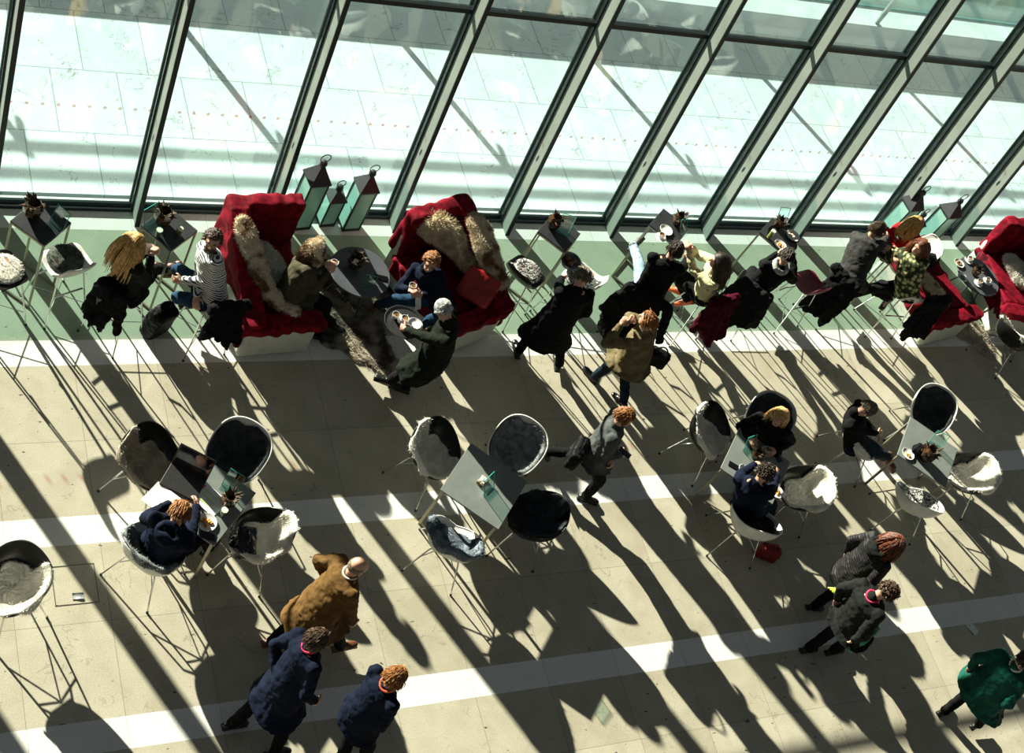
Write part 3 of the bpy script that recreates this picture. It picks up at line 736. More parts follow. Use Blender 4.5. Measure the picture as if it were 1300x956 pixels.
def person(label, head, face, pelvis=None, feet=None, hands=None, look=None, skin=SK1, top=BLK, legs=BLK, shoes=SHOE, hair=(H_BROWN, 'short'), seat=None, lean=.06, hem=None, cur=(.6, .6), group=None, pit=0.0, tk=1.0, hood=None, scarf=None, collar=None, glasses=False, beard=False, twist=0, flare=1.25, belt=False, topname='coat', elbow=None):
    NPERS[0] += 1; seed = NPERS[0]
    Hw = G(*head); F = G(face[0], face[1], head[2]); fwd = (F-Hw); fwd.z = 0; fwd.normalize()
    rz = math.atan2(fwd.y, fwd.x) - PI/2
    pz = (seat + .10) if seat is not None else head[2] - .70
    if pelvis is None: Pw = V((Hw.x, Hw.y, 0)) - fwd*(lean+.02); Pw.z = pz
    else: Pw = G(pelvis[0], pelvis[1], pz)
    org = V((Pw.x, Pw.y, 0)); RI = Matrix.Rotation(-rz, 3, 'Z')
    def loc(w): return RI @ (w-org)
    t = thing('person', org, rz, label, 'person', group)
    P = loc(Pw); Hc = loc(Hw); up = V((0, 0, 1))
    look_d = (loc(G(*look))-Hc) if look else V((0, 1, -.05-pit)); look_d.normalize()
    if look_d.z < -.85: look_d.z = -.85; look_d.normalize()
    hx = look_d.cross(up).normalized(); hz = hx.cross(look_d); MH = Matrix((hx, look_d, hz)).transposed()
    N = Hc - hz*.135 - look_d*.03 - V((0, 0, .02)); sp = N-P; SL = sp.length; sp.normalize()
    if SL > .58: P = N - sp*.58 if seat is None else P; SL = (N-P).length
    R0 = V((1, 0, 0)); R1 = (Matrix.Rotation(twist, 3, 'Z') @ V((1, 0, 0))); R1 = (R1 - sp*R1.dot(sp)).normalized(); Fd = up.cross(R1) if False else R1.cross(sp)*-1
    Fd = sp.cross(R1)
    sh = [N - sp*.055 - R1*.165*tk**.5 , N - sp*.055 + R1*.165*tk**.5]
    hip = [P - R0*.09, P + R0*.09]
    if feet is None: fw = [org - RI.inverted() @ V((.1, 0, 0)), org + RI.inverted() @ V((.1, .05, 0))]; ft = [loc(q) for q in fw]
    else: ft = [loc(G(*(f if len(f) == 3 else (*f, 0)))) for f in feet]
    an = [f + V((0, 0, .085)) for f in ft]
    kn = []
    for i in (0, 1):
        s = -1 if i == 0 else 1
        pole = V((s*.12, 1, .25)) if seat is None else V((s*.25, 1.0, .9))
        k, a = ik(hip[i], an[i], .43, .42, pole); kn.append(k); an[i] = a
    if hands is None: hd = [sh[0] + V((-.06, .05, -.50)), sh[1] + V((.06, .02, -.50))]
    else: hd = [loc(G(*h)) if h else sh[i] + V(((-.06, .06)[i], .05, -.50)) for i, h in enumerate(hands)]
    el = []
    for i in (0, 1):
        s = -1 if i == 0 else 1
        k, a = ik(sh[i], hd[i], .29, .25, elbow[i] if elbow else V((s*.55, -.45, -.8))); el.append(k); hd[i] = a
    # body: one continuous surface
    b = MB()
    b.ell(Hc + MH @ V((0, -.006, .014)), (.073, .090, .098), MH, 20, 14); b.ell(Hc + MH @ V((0, .026, -.050)), (.052, .058, .062), MH, 16, 10)
    b.cap(Hc + MH @ V((0, .084, .012)), Hc + MH @ V((0, .103, -.022)), .010, .014, 8); b.ell(Hc + MH @ V((0, .074, .030)), (.05, .018, .012), MH)
    for s in (-1, 1): b.ell(Hc + MH @ V((s*.075, -.004, -.005)), (.009, .018, .030), MH, 10, 8)
    b.cap(N - sp*.03, Hc + MH @ V((0, -.02, -.05)), .055, .050, 14)
    def ring(c, rx, ry, xa, ya, n=20): return [c + xa*(rx*math.cos(2*PI*k/n)) + ya*(ry*math.sin(2*PI*k/n)) for k in range(n)]
    prof = ((-.10, .05, .05), (-.04, .155, .105), (.10, .14, .10), (.30, .155, .11), (.46, .165, .095), (.52, .09, .06))
    def torso(bb, g, lo=0, extra=()):
        rs = list(extra)
        for h, rx, ry in prof[lo:]:
            f = max(0, min(1, h/.52)); xa = (R0*(1-f)+R1*f).normalized(); xa = (xa-sp*xa.dot(sp)).normalized(); ya = sp.cross(xa)
            lowg = .035 if (extra and h < .2) else 0; rs.append(ring(P + sp*(h*SL/.52), (rx+g+lowg)*tk, (ry+g+lowg)*tk, xa, ya))
        bb.loft(rs)
    torso(b, 0)
    for i in (0, 1):
        b.cap(sh[i], el[i], .046, .038); b.cap(el[i], hd[i], .036, .026)
        d = (hd[i]-el[i]).normalized(); s = -1 if i == 0 else 1
        nn = V((-s*.7, .1, -.6)); nn = nn if abs(nn.normalized().dot(d)) < .9 else V((-s, 0, 0)); hand(b, hd[i], d, nn, s if True else 1, cur[i])
        b.cap(hip[i], kn[i], .075, .052); b.cap(kn[i], an[i], .048, .036); 
    fds = []
    for i in (0, 1):
        sd = (an[i]-kn[i]).normalized(); f = V((0, 1, 0)) + V((kn[i].x-hip[i].x, kn[i].y-hip[i].y, 0))*.8; f = f - sd*f.dot(sd)*.9; f = f.normalized()
        if ft[i].z < .12 : f.z = min(f.z, .1) if seat is not None else f.z*.4; f.normalize()
        fds.append(f); b.cap(an[i] - V((0, 0, .02)), an[i] + f*.09 - V((0, 0, .045)), .030, .020)
    fuse(b, 'body', skin, t, .0080, 2)
    for s in (-1, 1):
        e = MB(); e.ell(Hc + MH @ V((s*.028, .080, .008)), (.0085, .006, .005), MH, 10, 6); e.build('eye', EYE, t, True)
        e = MB(); e.ell(Hc + MH @ V((s*.028, .085, .026)), (.019, .006, .004), MH, 8, 5); e.build('eyebrow', hair[0] if hair[1] != 'beanie' else H_BROWN, t, True)
    e = MB(); e.ell(Hc + MH @ V((0, .083, -.052)), (.024, .007, .008), MH, 10, 6); e.build('mouth', LIP, t, True)
    if beard:
        e = MB(); e.ell(Hc + MH @ V((0, .040, -.078)), (.056, .056, .045), MH, 18, 12); e.ell(Hc + MH @ V((0, .088, -.036)), (.028, .010, .007), MH, 12, 6); o = e.build('beard', hair[0], t, True)
    if glasses:
        e = MB()
        for s in (-1, 1): e.tube([Hc + MH @ V((s*.030+.022*math.cos(a), .100, .008+.017*math.sin(a))) for a in [2*PI*k/14 for k in range(15)]], .0022, 5); e.tube([Hc + MH @ V((s*.052, .10, .01)), Hc + MH @ V((s*.078, .0, .012))], .002, 5)
        e.build('glasses', BLACK, t)
    # trousers
    b = MB(); b.ell(P, (.165*tk, .125*tk, .13)); 
    for i in (0, 1): b.cap(hip[i] + V((0, 0, .0)), kn[i], .096, .070, 14); b.cap(kn[i], an[i] - (kn[i]-an[i])*.02, .066, .054, 14)
    fuse(b, 'trousers', legs, t, .013, 3, .022, .07)
    for i in (0, 1):
        f = fds[i]; a = an[i]; g = MB(); x = f.cross(up).normalized(); z = x.cross(f); M = Matrix((x, f, z)).transposed()
        g.ell(a + f*.02 - z*.042, (.041, .10, .040), M, 14, 8); g.ell(a + f*.105 - z*.052, (.044, .075, .030), M, 14, 8); g.cap(a - z*.02, a + z*.03, .048, .046, 12)
        g.slab(a + f*.045 - z*.077, (.078, .255, .016), .006, M=M)
        fuse(g, 'shoe', shoes, t, .008, 2)
    # upper garment
    b = MB(); ex = []
    if hem is not None:
        z0 = P.z-.10; mid = (kn[0]+kn[1])/2; st = 4
        if seat is None:
            for k in range(st, 0, -1):
                f = k/st; z = z0 - (z0-hem)*f; c = P.lerp(V((mid.x, mid.y, 0)), min(1, f*(P.z-z)/max(P.z-mid.z, .1))*.8); c.z = z
                spread = 1 + (flare-1)*f; dx = .03+abs(kn[0].x-kn[1].x)*.3*f; dy = .03+abs(kn[0].y-kn[1].y)*.5*f
                ex.append([c + V(((.17*spread+dx)*tk*math.cos(2*PI*j/20)*(1+.05*math.sin(5*j)), (.135*spread+dy)*tk*math.sin(2*PI*j/20)*(1+.05*math.sin(4*j+2)), 0)) for j in range(20)])
        else:
            for i in (0, 1): b.cap(hip[i], hip[i].lerp(kn[i], .55), .125, .10)
    torso(b, .024, 0 if not ex else 1, ex)
    b.cap(N - sp*.04, N + sp*.012, .078, .066, 14)
    for i in (0, 1):
        w = hd[i]; b.ell(sh[i], (.072, .072, .066)); b.cap(sh[i], el[i], .068*tk**.5, .056*tk**.5, 14); b.cap(el[i], el[i].lerp(w, .93), .056*tk**.5, .043, 14)
    fuse(b, topname, top, t, .012, 3, .030, .075)
    if collar:
        g = MB(); c = N + sp*.02; g.tube([c + R1*(.066*math.cos(a)) + Fd*(.060*math.sin(a)) + sp*(.012*math.cos(a*2)) for a in [2*PI*k/20 for k in range(21)]], .012, 8); g.build('collar', collar, t, True)
    if scarf:
        g = MB(); c = N + sp*.025
        g.tube([c + R1*(.082*math.cos(a)) + Fd*(.078*math.sin(a)) + sp*(.02*math.sin(a)) for a in [2*PI*k/20 for k in range(21)]], .036, 10)
        g.cap(c + Fd*.09 - R1*.03, c + Fd*.12 - sp*.28 - R1*.05, .035, .03); fuse(g, 'scarf', scarf, t, .010, 2, .02, .04)
    if hood:
        g = MB(); c = N + sp*.05 - Fd*.05
        if hood[1] == 'up':
            for k in range(22):
                a = 2*PI*k/22; q = Hc + MH @ V((.098*math.cos(a), .015-.035*math.sin(a), .02+.122*math.sin(a))); g.ell(q, (.034, .034, .034))
            g.ell(Hc + MH @ V((0, -.05, .01)), (.10, .085, .118), MH)
            o = fuse(g, 'fur_hood', hood[0], t, .012, 2, .02, .04); add_spikes(o, 3500, .040, .006, .3, seed=seed)
        else:
            g.tube([c + R1*(.095*math.cos(a)) + Fd*(.075*math.sin(a)-.02) + sp*(.03*math.sin(a)) for a in [2*PI*k/20 for k in range(21)]], .034, 10); g.ell(c - Fd*.07 - sp*.04, (.10, .05, .09)); fuse(g, 'hood', hood[0], t, .012, 2, .02, .05)
    # hair or hat
    hm, style = hair[0], hair[1]
    if style == 'beanie':
        g = MB(); g.ell(Hc + MH @ V((0, -.018, .035)), (.088, .104, .096), MH, 24, 14); g.tube([Hc + MH @ V((.085*math.cos(a), -.010+.100*math.sin(a), .008+.012*math.sin(a))) for a in [2*PI*k/24 for k in range(25)]], .014, 8)
        fuse(g, 'knitted_hat', hm, t, .008, 2, .01, .02)
    else:
        g = MB(); vol = {'short': 1.02, 'bald': .985, 'long': 1.04, 'bob': 1.05, 'curly': 1.06}[style]
        n, m = 26, 14; vs = []; fs = []; keep = {}
        for i in range(m+1):
            th = PI*.5 * i/m * (1.32 if style in ('long', 'bob') else 1.16)
            for j in range(n):
                a = 2*PI*j/n; u = V((math.cos(a)*math.sin(th), math.sin(a)*math.sin(th), math.cos(th)))
                cut = 0
                if u.y > .30: lim = .52; u2z = max(u.z, lim*min(1, (u.y-.30)/.2)); u = V((u.x, u.y, u2z)).normalized()
                s = vol*1.02 if not (style == 'bald') else (.97 if u.z > .35 else 1.0)
                vs.append(Hc + MH @ V((u.x*.078*s, u.y*.096*s-.006, u.z*.103*s+.014)))
        for i in range(9 if style == 'bald' else 0, m):
            for j in range(n):
                a = i*n+j; c = i*n+(j+1) % n
                if not (style == 'bald' and 3 < j < 10): fs.append((a, a+n, c+n, c))
        g.add(vs, fs)
        if style == 'long': strands(g, Hc, MH, 520, .44 if len(hair) < 3 else hair[2], 'long', seed, .0055)
        if style == 'bob': strands(g, Hc, MH, 480, .23 if len(hair) < 3 else hair[2], 'long', seed, .0055)
        if style == 'short': strands(g, Hc, MH, 420, .05, 'short', seed, .0050)
        if style == 'curly': strands(g, Hc, MH, 520, .060, 'curly', seed, .0085)
        if style != 'bald' or hm: g.build('hair', hm, t, True)
    return t
def hung_coat(loc, rz, m, label, w=.46, h=.55, z=1.0, sleeves=True, cat='coat', name='hung_coat', seed=1, spread=.1):
    """coat hanging over the back of a stool; the back is at local -y"""
    b = MB(); r = random.Random(seed)
    rings = []
    for k in range(11):
        f = k/10; ww = w/2*(.74+.42*f**.8-.22*f**4+.06*math.sin(4*f+seed)); th = .05+.06*f; zz = z + .02 - h*f; y = -.285 - spread*f; sx = .05*math.sin(2.2*f+seed)
        ring = []
        for j in range(40):
            a = 2*PI*j/40; pl = 1+.16*f*math.sin(6*a+seed+2*f)
            dz = (-.10*math.sin(2*a+seed)-.05*math.sin(3*a))*max(0, f-.55)*2
            ring.append(V((sx + ww*math.cos(a)*(1+.05*math.sin(5*a+seed)), y + th*math.sin(a)*pl + .03*f*math.sin(9*math.cos(a)+seed), zz + dz)))
        rings.append(ring)
    b.loft(rings); b.cap((-w*.40, -.27, z), (w*.40, -.27, z), .06, .06); b.cap((-w*.36, -.2, z-.02), (w*.36, -.2, z-.05), .035, .035)
    if sleeves:
        for s in (-1, 1): b.cap((s*w*.42, -.26, z-.03), (s*(w*.52+spread*.4), -.27-spread*.4, z-.46), .062, .048)
    o = fuse(b, name, m, None, .012, 2, .06, .09); o.location = loc; o.rotation_euler = (0, 0, rz); return tag(o, label, cat)
def bag(name, loc, rz, d, m, label, cat, strap=True, flap=None, rot=0):
    t = thing(name, loc, rz, label, cat)
    b = MB(); M = Matrix.Rotation(rot, 3, 'X'); b.slab(M @ V((0, 0, d[2]/2)), d, min(d)*.3, M=M); b.ell(M @ V((0, d[1]*.35, d[2]*.35)), (d[0]*.36, d[1]*.35, d[2]*.26), M)
    fuse(b, 'body', m, t, .010, 3, .03, .06)
    if strap:
        g = MB(); g.tube([M @ V((s, 0, d[2]*.9 + .10*math.sin(PI*k/10))) for k, s in enumerate([(-.5+i/10)*d[0]*.7 for i in range(11)])], .009, 6); g.build('strap', m, t, True)
    return t
# ------------------------------------------------------------ wing armchairs, lanterns, rugs, round tables
def put(t, p, rz=0, label=None):
    t.location = (p[0], p[1], p[2] if len(p) > 2 else 0); t.rotation_euler = (0, 0, rz)
    if label: t['label'] = label
    return t
SF = [(4.90, 8.48, math.radians(4)), (7.02, 8.50, PI + math.radians(20)), (14.36, 8.48, math.radians(10)), (15.98, 8.52, PI - math.radians(10))]
for (x, y, a), hi, sd, l in zip(SF, (1, -1, 1, -1), (2, 5, 8, 11), ('red velvet draped armchair left of the three lanterns, opening towards the round table', 'red velvet draped armchair holding the person in the navy sweater', 'red velvet draped armchair behind the person in the floral jacket', 'red velvet draped armchair cut off by the right edge of the photo')):
    put(lounge(l, sd, hi, .04 if sd == 8 else .88), (x, y), a)
def SP(i, pts):
    x, y, a = SF[i]; return [(x+p[0]*math.cos(a)-p[1]*math.sin(a), y+p[0]*math.sin(a)+p[1]*math.cos(a), p[2], p[3]) for p in pts]
for x, y, w, h, rz, l in ((5.62, 9.66, .23, 1.12, .15, 'tallest glass lantern, leftmost of the three beside the first red armchair'),
                          (5.96, 9.70, .19, .62, .1, 'short glass lantern between two tall ones near the left red armchair'),
                          (6.24, 9.66, .22, .98, .1, 'tall glass lantern next to the red armchair with cream sheepskin'),
                          (14.42, 9.66, .24, 1.10, .1, 'tall glass lantern behind the blonde person at the window'),
                          (14.72, 9.60, .19, .66, .1, 'short glass lantern between two tall ones at the right side'),
                          (15.12, 9.58, .24, 1.05, .1, 'tall glass lantern nearest the rightmost red armchair')):
    lantern(x, y, w, h, rz, l)
put(round_table('round slate table with menu stand between the parka person and the navy sweater person'), (5.97, 8.59), .3)
put(round_table('round slate table laden with plates and cups at the right'), (15.30, 8.62), 1.2)
rug('hide_rug', (5.92, 8.16, .002), math.radians(-60), 1.15, .72, RUGF, 'dark brown and cream animal hide on the floor in front of the left round table', 'animal hides on the floor', 3)
rug('hide_rug', (6.15, 8.75, .004), math.radians(-40), 1.0, .6, RUGF, 'dark animal hide under the left round table', 'animal hides on the floor', 9)
rug('hide_rug', (15.05, 8.35, .002), math.radians(-62), 1.5, .75, TAUPEF, 'pale taupe animal hide under the right round table', 'animal hides on the floor', 5)
# pelts and cushions on the wing armchairs
FG = 'fur throws on the armchairs'
fur_blob('fur_throw', SP(0, [(-.34, .34, 1.10, .08), (-.32, .22, 1.04, .11), (-.28, .06, .96, .11), (-.24, -.10, .86, .11), (-.16, -.26, .74, .10), (.0, -.40, .64, .08), (.12, -.48, .62, .07)]), BROWNF, 'long brown and white banded fur throw over the left red armchair', 'fur throw', (4.66, 8.5, .5), length=.03, count=8000, group=FG)
fur_blob('fluffy_cushion', SP(0, [(-.06, .26, .66, .12), (.0, .12, .64, .15), (.06, -.02, .61, .11)]), WHITEF, 'fluffy off-white cushion in the left red armchair', 'cushion', (4.9, 8.6, .5), length=.045, count=6000, flat=.6)
fur_blob('fur_throw', SP(1, [(.22, -.50, 1.02, .11), (.10, -.44, 1.00, .18), (-.02, -.36, .94, .17), (-.12, -.22, .82, .12), (-.18, -.08, .76, .10), (-.22, .06, .74, .10)]), CREAM, 'thick cream sheepskin heaped in the red armchair of the navy sweater', 'fur throw', (6.85, 9.0, .6), length=.06, count=12000, flat=.75, group=FG)
fur_blob('fur_throw', SP(1, [(-.32, -.30, 1.10, .10), (-.34, -.16, 1.05, .13), (-.33, 0, .98, .14), (-.34, .14, .90, .13), (-.34, .26, .84, .12), (-.36, .36, .80, .10)]), BROWNF, 'brown and white pelt over the back of the armchair with the red leather cushion', 'fur throw', (7.44, 8.6, .6), length=.035, count=10000, flat=.6, group=FG)
b = MB(); b.slab((0, 0, 0), (.42, .38, .10), .05, M=Matrix.Rotation(.8, 3, 'X'))
o = fuse(b, 'leather_cushion', REDLEATHER, None, .012, 8, .03, .1); q = SP(1, [(-.10, .32, .74, 0)])[0]; o.location = q[:3]; o.rotation_euler = (0, 0, math.radians(-40)); tag(o, 'shiny red leather cushion beside the person in the navy sweater', 'cushion')
fur_blob('fur_throw', SP(2, [(-.34, .10, .70, .09), (-.32, -.06, .70, .11), (-.26, -.2, .68, .11), (-.2, -.34, .64, .10)]), BROWNF, 'brown and white fur throw on the armchair behind the floral jacket', 'fur throw', (14.0, 8.3, .5), length=.035, count=5000, group=FG)
fur_blob('fur_throw', SP(3, [(.05, -.30, .62, .12), (.0, -.14, .62, .15), (-.05, .05, .60, .12)]), WHITEF, 'white sheepskin on the seat of the rightmost red armchair', 'fur throw', (16.0, 8.8, .5), length=.04, count=6000, group=FG)

# ------------------------------------------------------------ armchairs round the four square tables
TG = 'square tables set cornerwise on the stone floor'
TC = [(3.71, 5.86), (6.57, 5.78), (10.0, 5.80), (12.61, 5.82)]
labs = ['grey square table with the open laptop on it', 'bare grey square table with only a napkin holder and menu stand', 'grey square table between the blonde person and the curly haired person', 'grey square table of the seated person in dark jeans']
for (x, y), l in zip(TC, labs): put(square_table('square_table', .70, .74, TOPG, BRASS, TG, False, .02, .028), (x, y), PI/4 + .02, l)
CH = [ # px, py at z .5, shell, hide, cover, rim, spikes, label
 (190, 590, BLACKP, TAUPEF, (-50, 195), 1.14, 'black armchair with a taupe hide, upper left of the laptop table'),
 (297, 583, WHITEP, DARKF, (0, 360), .93, 'white armchair lined with black fleece, upper right of the laptop table'),
 (205, 690, WHITEP, GREYF, (90, 270), 1.16, 'armchair with grey curly fleece under the person at the laptop'),
 (318, 680, BLACKP, WHITEF, (115, 345), 1.18, 'black armchair with a white hide and a black handbag on it'),
 (555, 583, BLACKP, WHITEF, (-50, 195), 1.16, 'black armchair with a white hide, upper left of the bare table'),
 (650, 575, WHITEP, GREYF, (0, 360), .95, 'white armchair lined with dark grey fleece, upper right of the bare table'),
 (580, 675, WHITEP, BLUEF, (60, 300), 1.30, 'white armchair with blue grey fleece over its back, lower left of the bare table'),
 (675, 660, BLACKP, DARKF, (-170, 170), 1.08, 'black armchair with charcoal fleece, lower right of the bare table'),
 (910, 565, BLACKP, WHITEF, (-50, 195), 1.16, 'black armchair with a white hide, left of the blonde person in black'),
 (970, 540, WHITEP, DARKF, (0, 360), .95, 'armchair under the blonde person in the black sweater'),
 (950, 640, WHITEP, DARKF, (0, 360), .85, 'white armchair under the curly haired person in navy'),
 (1015, 625, BLACKP, WHITEF, (115, 345), 1.18, 'black armchair with a white hide, right of the curly haired person'),
 (1090, 560, WHITEP, WHITEF, (70, 290), 1.12, 'white armchair under the person in dark jeans'),
 (1178, 528, WHITEP, DARKF, (0, 360), .95, 'white armchair lined with black fleece, behind the table of the person in jeans'),
 (1160, 630, WHITEP, PATCHF, (0, 360), .9, 'white armchair with a speckled hide, nearest the table of the person in jeans'),
 (1225, 605, BLACKP, WHITEF, (115, 345), 1.18, 'black armchair with a white hide, right of the table of the person in jeans'),
 (12, 745, BLACKP, WHITEF, (-170, 20), 1.14, 'black armchair with a white hide cut off by the left edge'),
]
CP = []
for i, (px, py, sh, hd, cv, rim, l) in enumerate(CH):
    p = G(px, py, .5)
    if i < 16:
        c = V((*TC[i//4], 0)); d = V((p.x-c.x, p.y-c.y, 0)); d = V((math.copysign(1, d.x), math.copysign(1, d.y), 0)).normalized()
        q = V((p.x, p.y, 0)); rz = ang(q, c) + random.uniform(-.12, .12)
        if (q-V((c.x, c.y, 0))).length < .60: q = V((c.x, c.y, 0)) + (q-V((c.x, c.y, 0))).normalized()*.60
    else: q = V((p.x, p.y, 0)); rz = math.radians(120)
    hname = 'fleece' if hd in (DARKF, GREYF, BLUEF) else 'hide'
    t = armchair(sh, hd, cv, rim, hname, i+3, .02 if hd in (DARKF,) else .026, 3000)
    put(t, q, rz, l); CP.append((q, rz))
t = armchair(BLACKP, WHITEF, (-120, 170), 1.2, 'hide', 40, .03, 4000)
put(t, (15.35, 7.62), math.radians(-60), 'black armchair with a white sheepskin at the right edge by the window row')

# ------------------------------------------------------------ bar tables and stools
BG = 'tall square bar tables along the window'
BT = [((2.55, 8.76), .62, 'dark bar table with dried foliage vase at the far left'), ((3.78, 8.72), .55, 'bar table between the blonde person and the person in stripes'),
      ((8.30, 8.79), .60, 'empty dark bar table in front of the person in the long black coat'), ((9.88, 8.92), .55, 'bar table in front of the person with his leg stretched out'),
      ((11.50, 8.84), .50, 'bar table with the tray of plates beside the person in the grey scarf'), ((13.16, 8.70), .6, 'bar table hidden among the people beside the right lanterns')]
for (x, y), a, l in BT: put(square_table('bar_table', .40, 1.05, TOPD, BRASS, BG, True), (x, y), a+.15, l)
def stool(px, py, face, shell, pad, label, seed=1, z=.77):
    p = G(px, py, z); f = G(*face, z); t = bar_stool(shell, pad, seed=seed); put(t, (p.x, p.y), ang(p, f) + PI, label); return p, ang(p, f)
stool(4, 342, (40, 330), BLACKP, WHITEF, 'black bar stool with a round white sheepskin pad at the left edge', 1)
stool(84, 330, (62, 296), WHITEP, mat('dark_green_grey_fur', (.045, .055, .045), (.12, .135, .11), rough=.95, nscale=14), 'white bar stool with a round grey fur pad beside the leftmost bar table', 2)
stool(158, 366, (212, 322), OLIVEP, None, 'dark olive bar stool under the long haired blonde person', 3)
stool(272, 378, (255, 335), OLIVEP, None, 'bar stool under the person in the striped top', 4)
stool(668, 345, (712, 312), BLACKP, PATCHF, 'black bar stool with a speckled fur pad, empty', 5)
stool(738, 352, (705, 322), WHITEP, PATCHF, 'white bar stool with a speckled pad in front of the long black coat', 6)
stool(822, 372, (850, 310), BLACKP, None, 'bar stool under the person with his leg stretched out', 7)
stool(893, 372, (858, 318), OLIVEP, None, 'bar stool under the dark haired person in cream', 8)
stool(957, 362, (985, 318), OLIVEP, None, 'dark olive bar stool under the person in the grey scarf', 9)
stool(1026, 358, (1000, 320), mat('maroon_plastic', (.16, .012, .03), rough=.4), None, 'maroon bar stool right of the person in the grey scarf', 10)
stool(1074, 352, (1128, 318), OLIVEP, None, 'dark olive bar stool under the person in the long charcoal coat', 11)
stool(1150, 370, (1128, 318), WHITEP, None, 'white bar stool under the person in the floral jacket', 12)
stool(1166, 318, (1132, 318), WHITEP, None, 'white bar stool under the blonde person in the white scarf', 13)
# ------------------------------------------------------------ the people
ST = .76; CHR = .46; SO = .50
WG = None
person('person with long wavy blonde hair in black on a bar stool, napkin at the mouth', (172, 309, 1.50), (225, 292), pelvis=(158, 366), feet=[(214, 345, .32), (205, 338, .32)], hands=[(190, 318, 1.28), (192, 326, 1.25)], seat=ST, top=BLKG, legs=BLK, shoes=BSHOE, hair=(H_BLOND, 'long', .36), cur=(.9, .9), topname='coat')
person('bearded person with glasses in a striped top and jeans, sitting sideways on a stool', (270, 305, 1.50), (215, 315), pelvis=(272, 378), feet=[(243, 388, .30), (226, 350, .34)], hands=[(232, 356, .98), (250, 376, .92)], look=(240, 430, 1.75), seat=ST, top=STRIPE, legs=JEANS, shoes=BSHOE, hair=(H_BROWN, 'short'), glasses=True, beard=True, topname='sweater')
person('person in an olive parka with a brown fur hood, drinking from a cup', (402, 320, 1.14), (455, 338), pelvis=(368, 372), feet=[(402, 428, 0), (418, 415, 0)], hands=[(419, 335, 1.00), (417, 345, .98)], seat=SO, top=PARKA, legs=BLK, hair=(H_BROWN, 'bob'), skin=SK1, hood=(BROWNF, 'up'), cur=(.9, .9), hem=.4, tk=1.22)
person('person in a navy sweater and jeans in a red armchair, holding cup and napkin', (547, 333, 1.17), (505, 378), pelvis=(560, 385), feet=[(520, 425, 0), (478, 392, 0)], hands=[(536, 374, .86), (520, 368, .84)], look=(520, 440, 1.2), seat=SO, top=NAVY, legs=JEANS, shoes=BSHOE, hair=(H_GING, 'short'), topname='sweater', cur=(.8, .8))
person('person in a grey knitted hat and dark green jacket carrying a round tray', (563, 395, 1.58), (515, 378), pelvis=(552, 452), feet=[(488, 490, 0), (510, 497, 0)], hands=[(505, 415, 1.04), (545, 418, 1.02)], look=(510, 410, .9), top=DGREEN, legs=BLK, hair=(BEANIE, 'beanie'), hem=.46, flare=.85)
person('person in a long black overcoat standing with back turned beside the empty bar table', (738, 352, 1.62), (724, 300), feet=[(655, 450, 0), (706, 470, 0)], hands=[(712, 350, 1.12), None], look=(712, 325, 1.0), top=BLK, legs=BLK, hair=(H_GREY, 'short'), hem=.50, flare=1.12, tk=1.06)
person('person with ginger hair in a khaki jacket walking off and raising both hands', (822, 407, 1.58), (796, 380), pelvis=(806, 452), feet=[(752, 482, 0), (788, 512, 0)], hands=[(788, 413, 1.42), (803, 403, 1.46)], top=OLIVE, legs=DENIMD, hair=(H_GING, 'short'), hem=.72, flare=1.2, tk=1.08, cur=(.8, .8), elbow=[V((-.8, 0, -.7)), V((.8, 0, -.7))], topname='jacket')
person('person in a black T-shirt with one pale denim leg stretched out', (857, 317, 1.50), (866, 280), pelvis=(824, 370), feet=[(796, 300, .50), (812, 355, .32)], hands=[(862, 335, 1.06), (872, 330, 1.06)], seat=ST, top=BLK, legs=LJEANS, shoes=GSHOE, hair=(H_DARK, 'short'), topname='shirt', tk=1.1)
person('person with long dark hair in a cream top raising clasped hands at the bar table', (912, 332, 1.50), (874, 318), pelvis=(893, 372), feet=[(862, 372, .34), (868, 384, .32)], hands=[(874, 318, 1.32), (876, 313, 1.32)], seat=ST, top=CREAMC, legs=BLK, shoes=OSHOE, hair=(H_DARK, 'long', .40), topname='top', cur=(.8, .8))
person('person with dark hair, black coat and pale grey scarf bent over the tray of plates', (998, 326, 1.44), (994, 296), pelvis=(960, 366), feet=[(950, 370, .3), (962, 378, .3)], hands=[(988, 322, 1.34), (1008, 330, 1.2)], seat=ST, top=BLK, legs=BLK, hair=(H_DARK, 'short'), scarf=SCARFG, look=(990, 300, 1.05))
person('person in a long charcoal coat leaning over the bar table at the right', (1114, 292, 1.42), (1150, 292), pelvis=(1080, 350), feet=[(1062, 368, .25), (1058, 385, .25)], hands=[(1132, 312, 1.12), (1128, 300, 1.12)], seat=ST, top=GREYCOAT, legs=BLK, hair=(H_BROWN, 'short'), tk=1.2, hem=.5)
person('person with golden blonde hair, white fluffy scarf and red top by the right lanterns', (1162, 284, 1.40), (1190, 262), pelvis=(1164, 322), feet=[(1146, 350, .32), (1150, 356, .32)], hands=[(1135, 315, 1.12), (1125, 290, 1.12)], seat=ST, top=REDC, legs=BLK, hair=(H_BLOND, 'long', .24), scarf=WHITEC, topname='top')
person('person with long auburn hair in a floral green jacket on a white bar stool', (1168, 314, 1.50), (1130, 325), pelvis=(1150, 370), feet=[(1118, 372, .32), (1124, 384, .32)], hands=[(1130, 318, 1.16), (1132, 328, 1.14)], seat=ST, top=FLORAL, legs=BLK, hair=(H_AUB, 'long', .36), topname='jacket', tk=1.12, cur=(.8, .8))
person('person with strawberry blonde hair in a black sweater at a square table', (990, 530, 1.20), (966, 580), pelvis=(978, 556), hands=[(985, 572, .80), (952, 556, .80)], feet=[(960, 600, 0), (945, 590, 0)], seat=CHR, top=BLK, legs=BLK, hair=(H_BLOND, 'bob', .20), look=(955, 650, 1.35), topname='sweater')
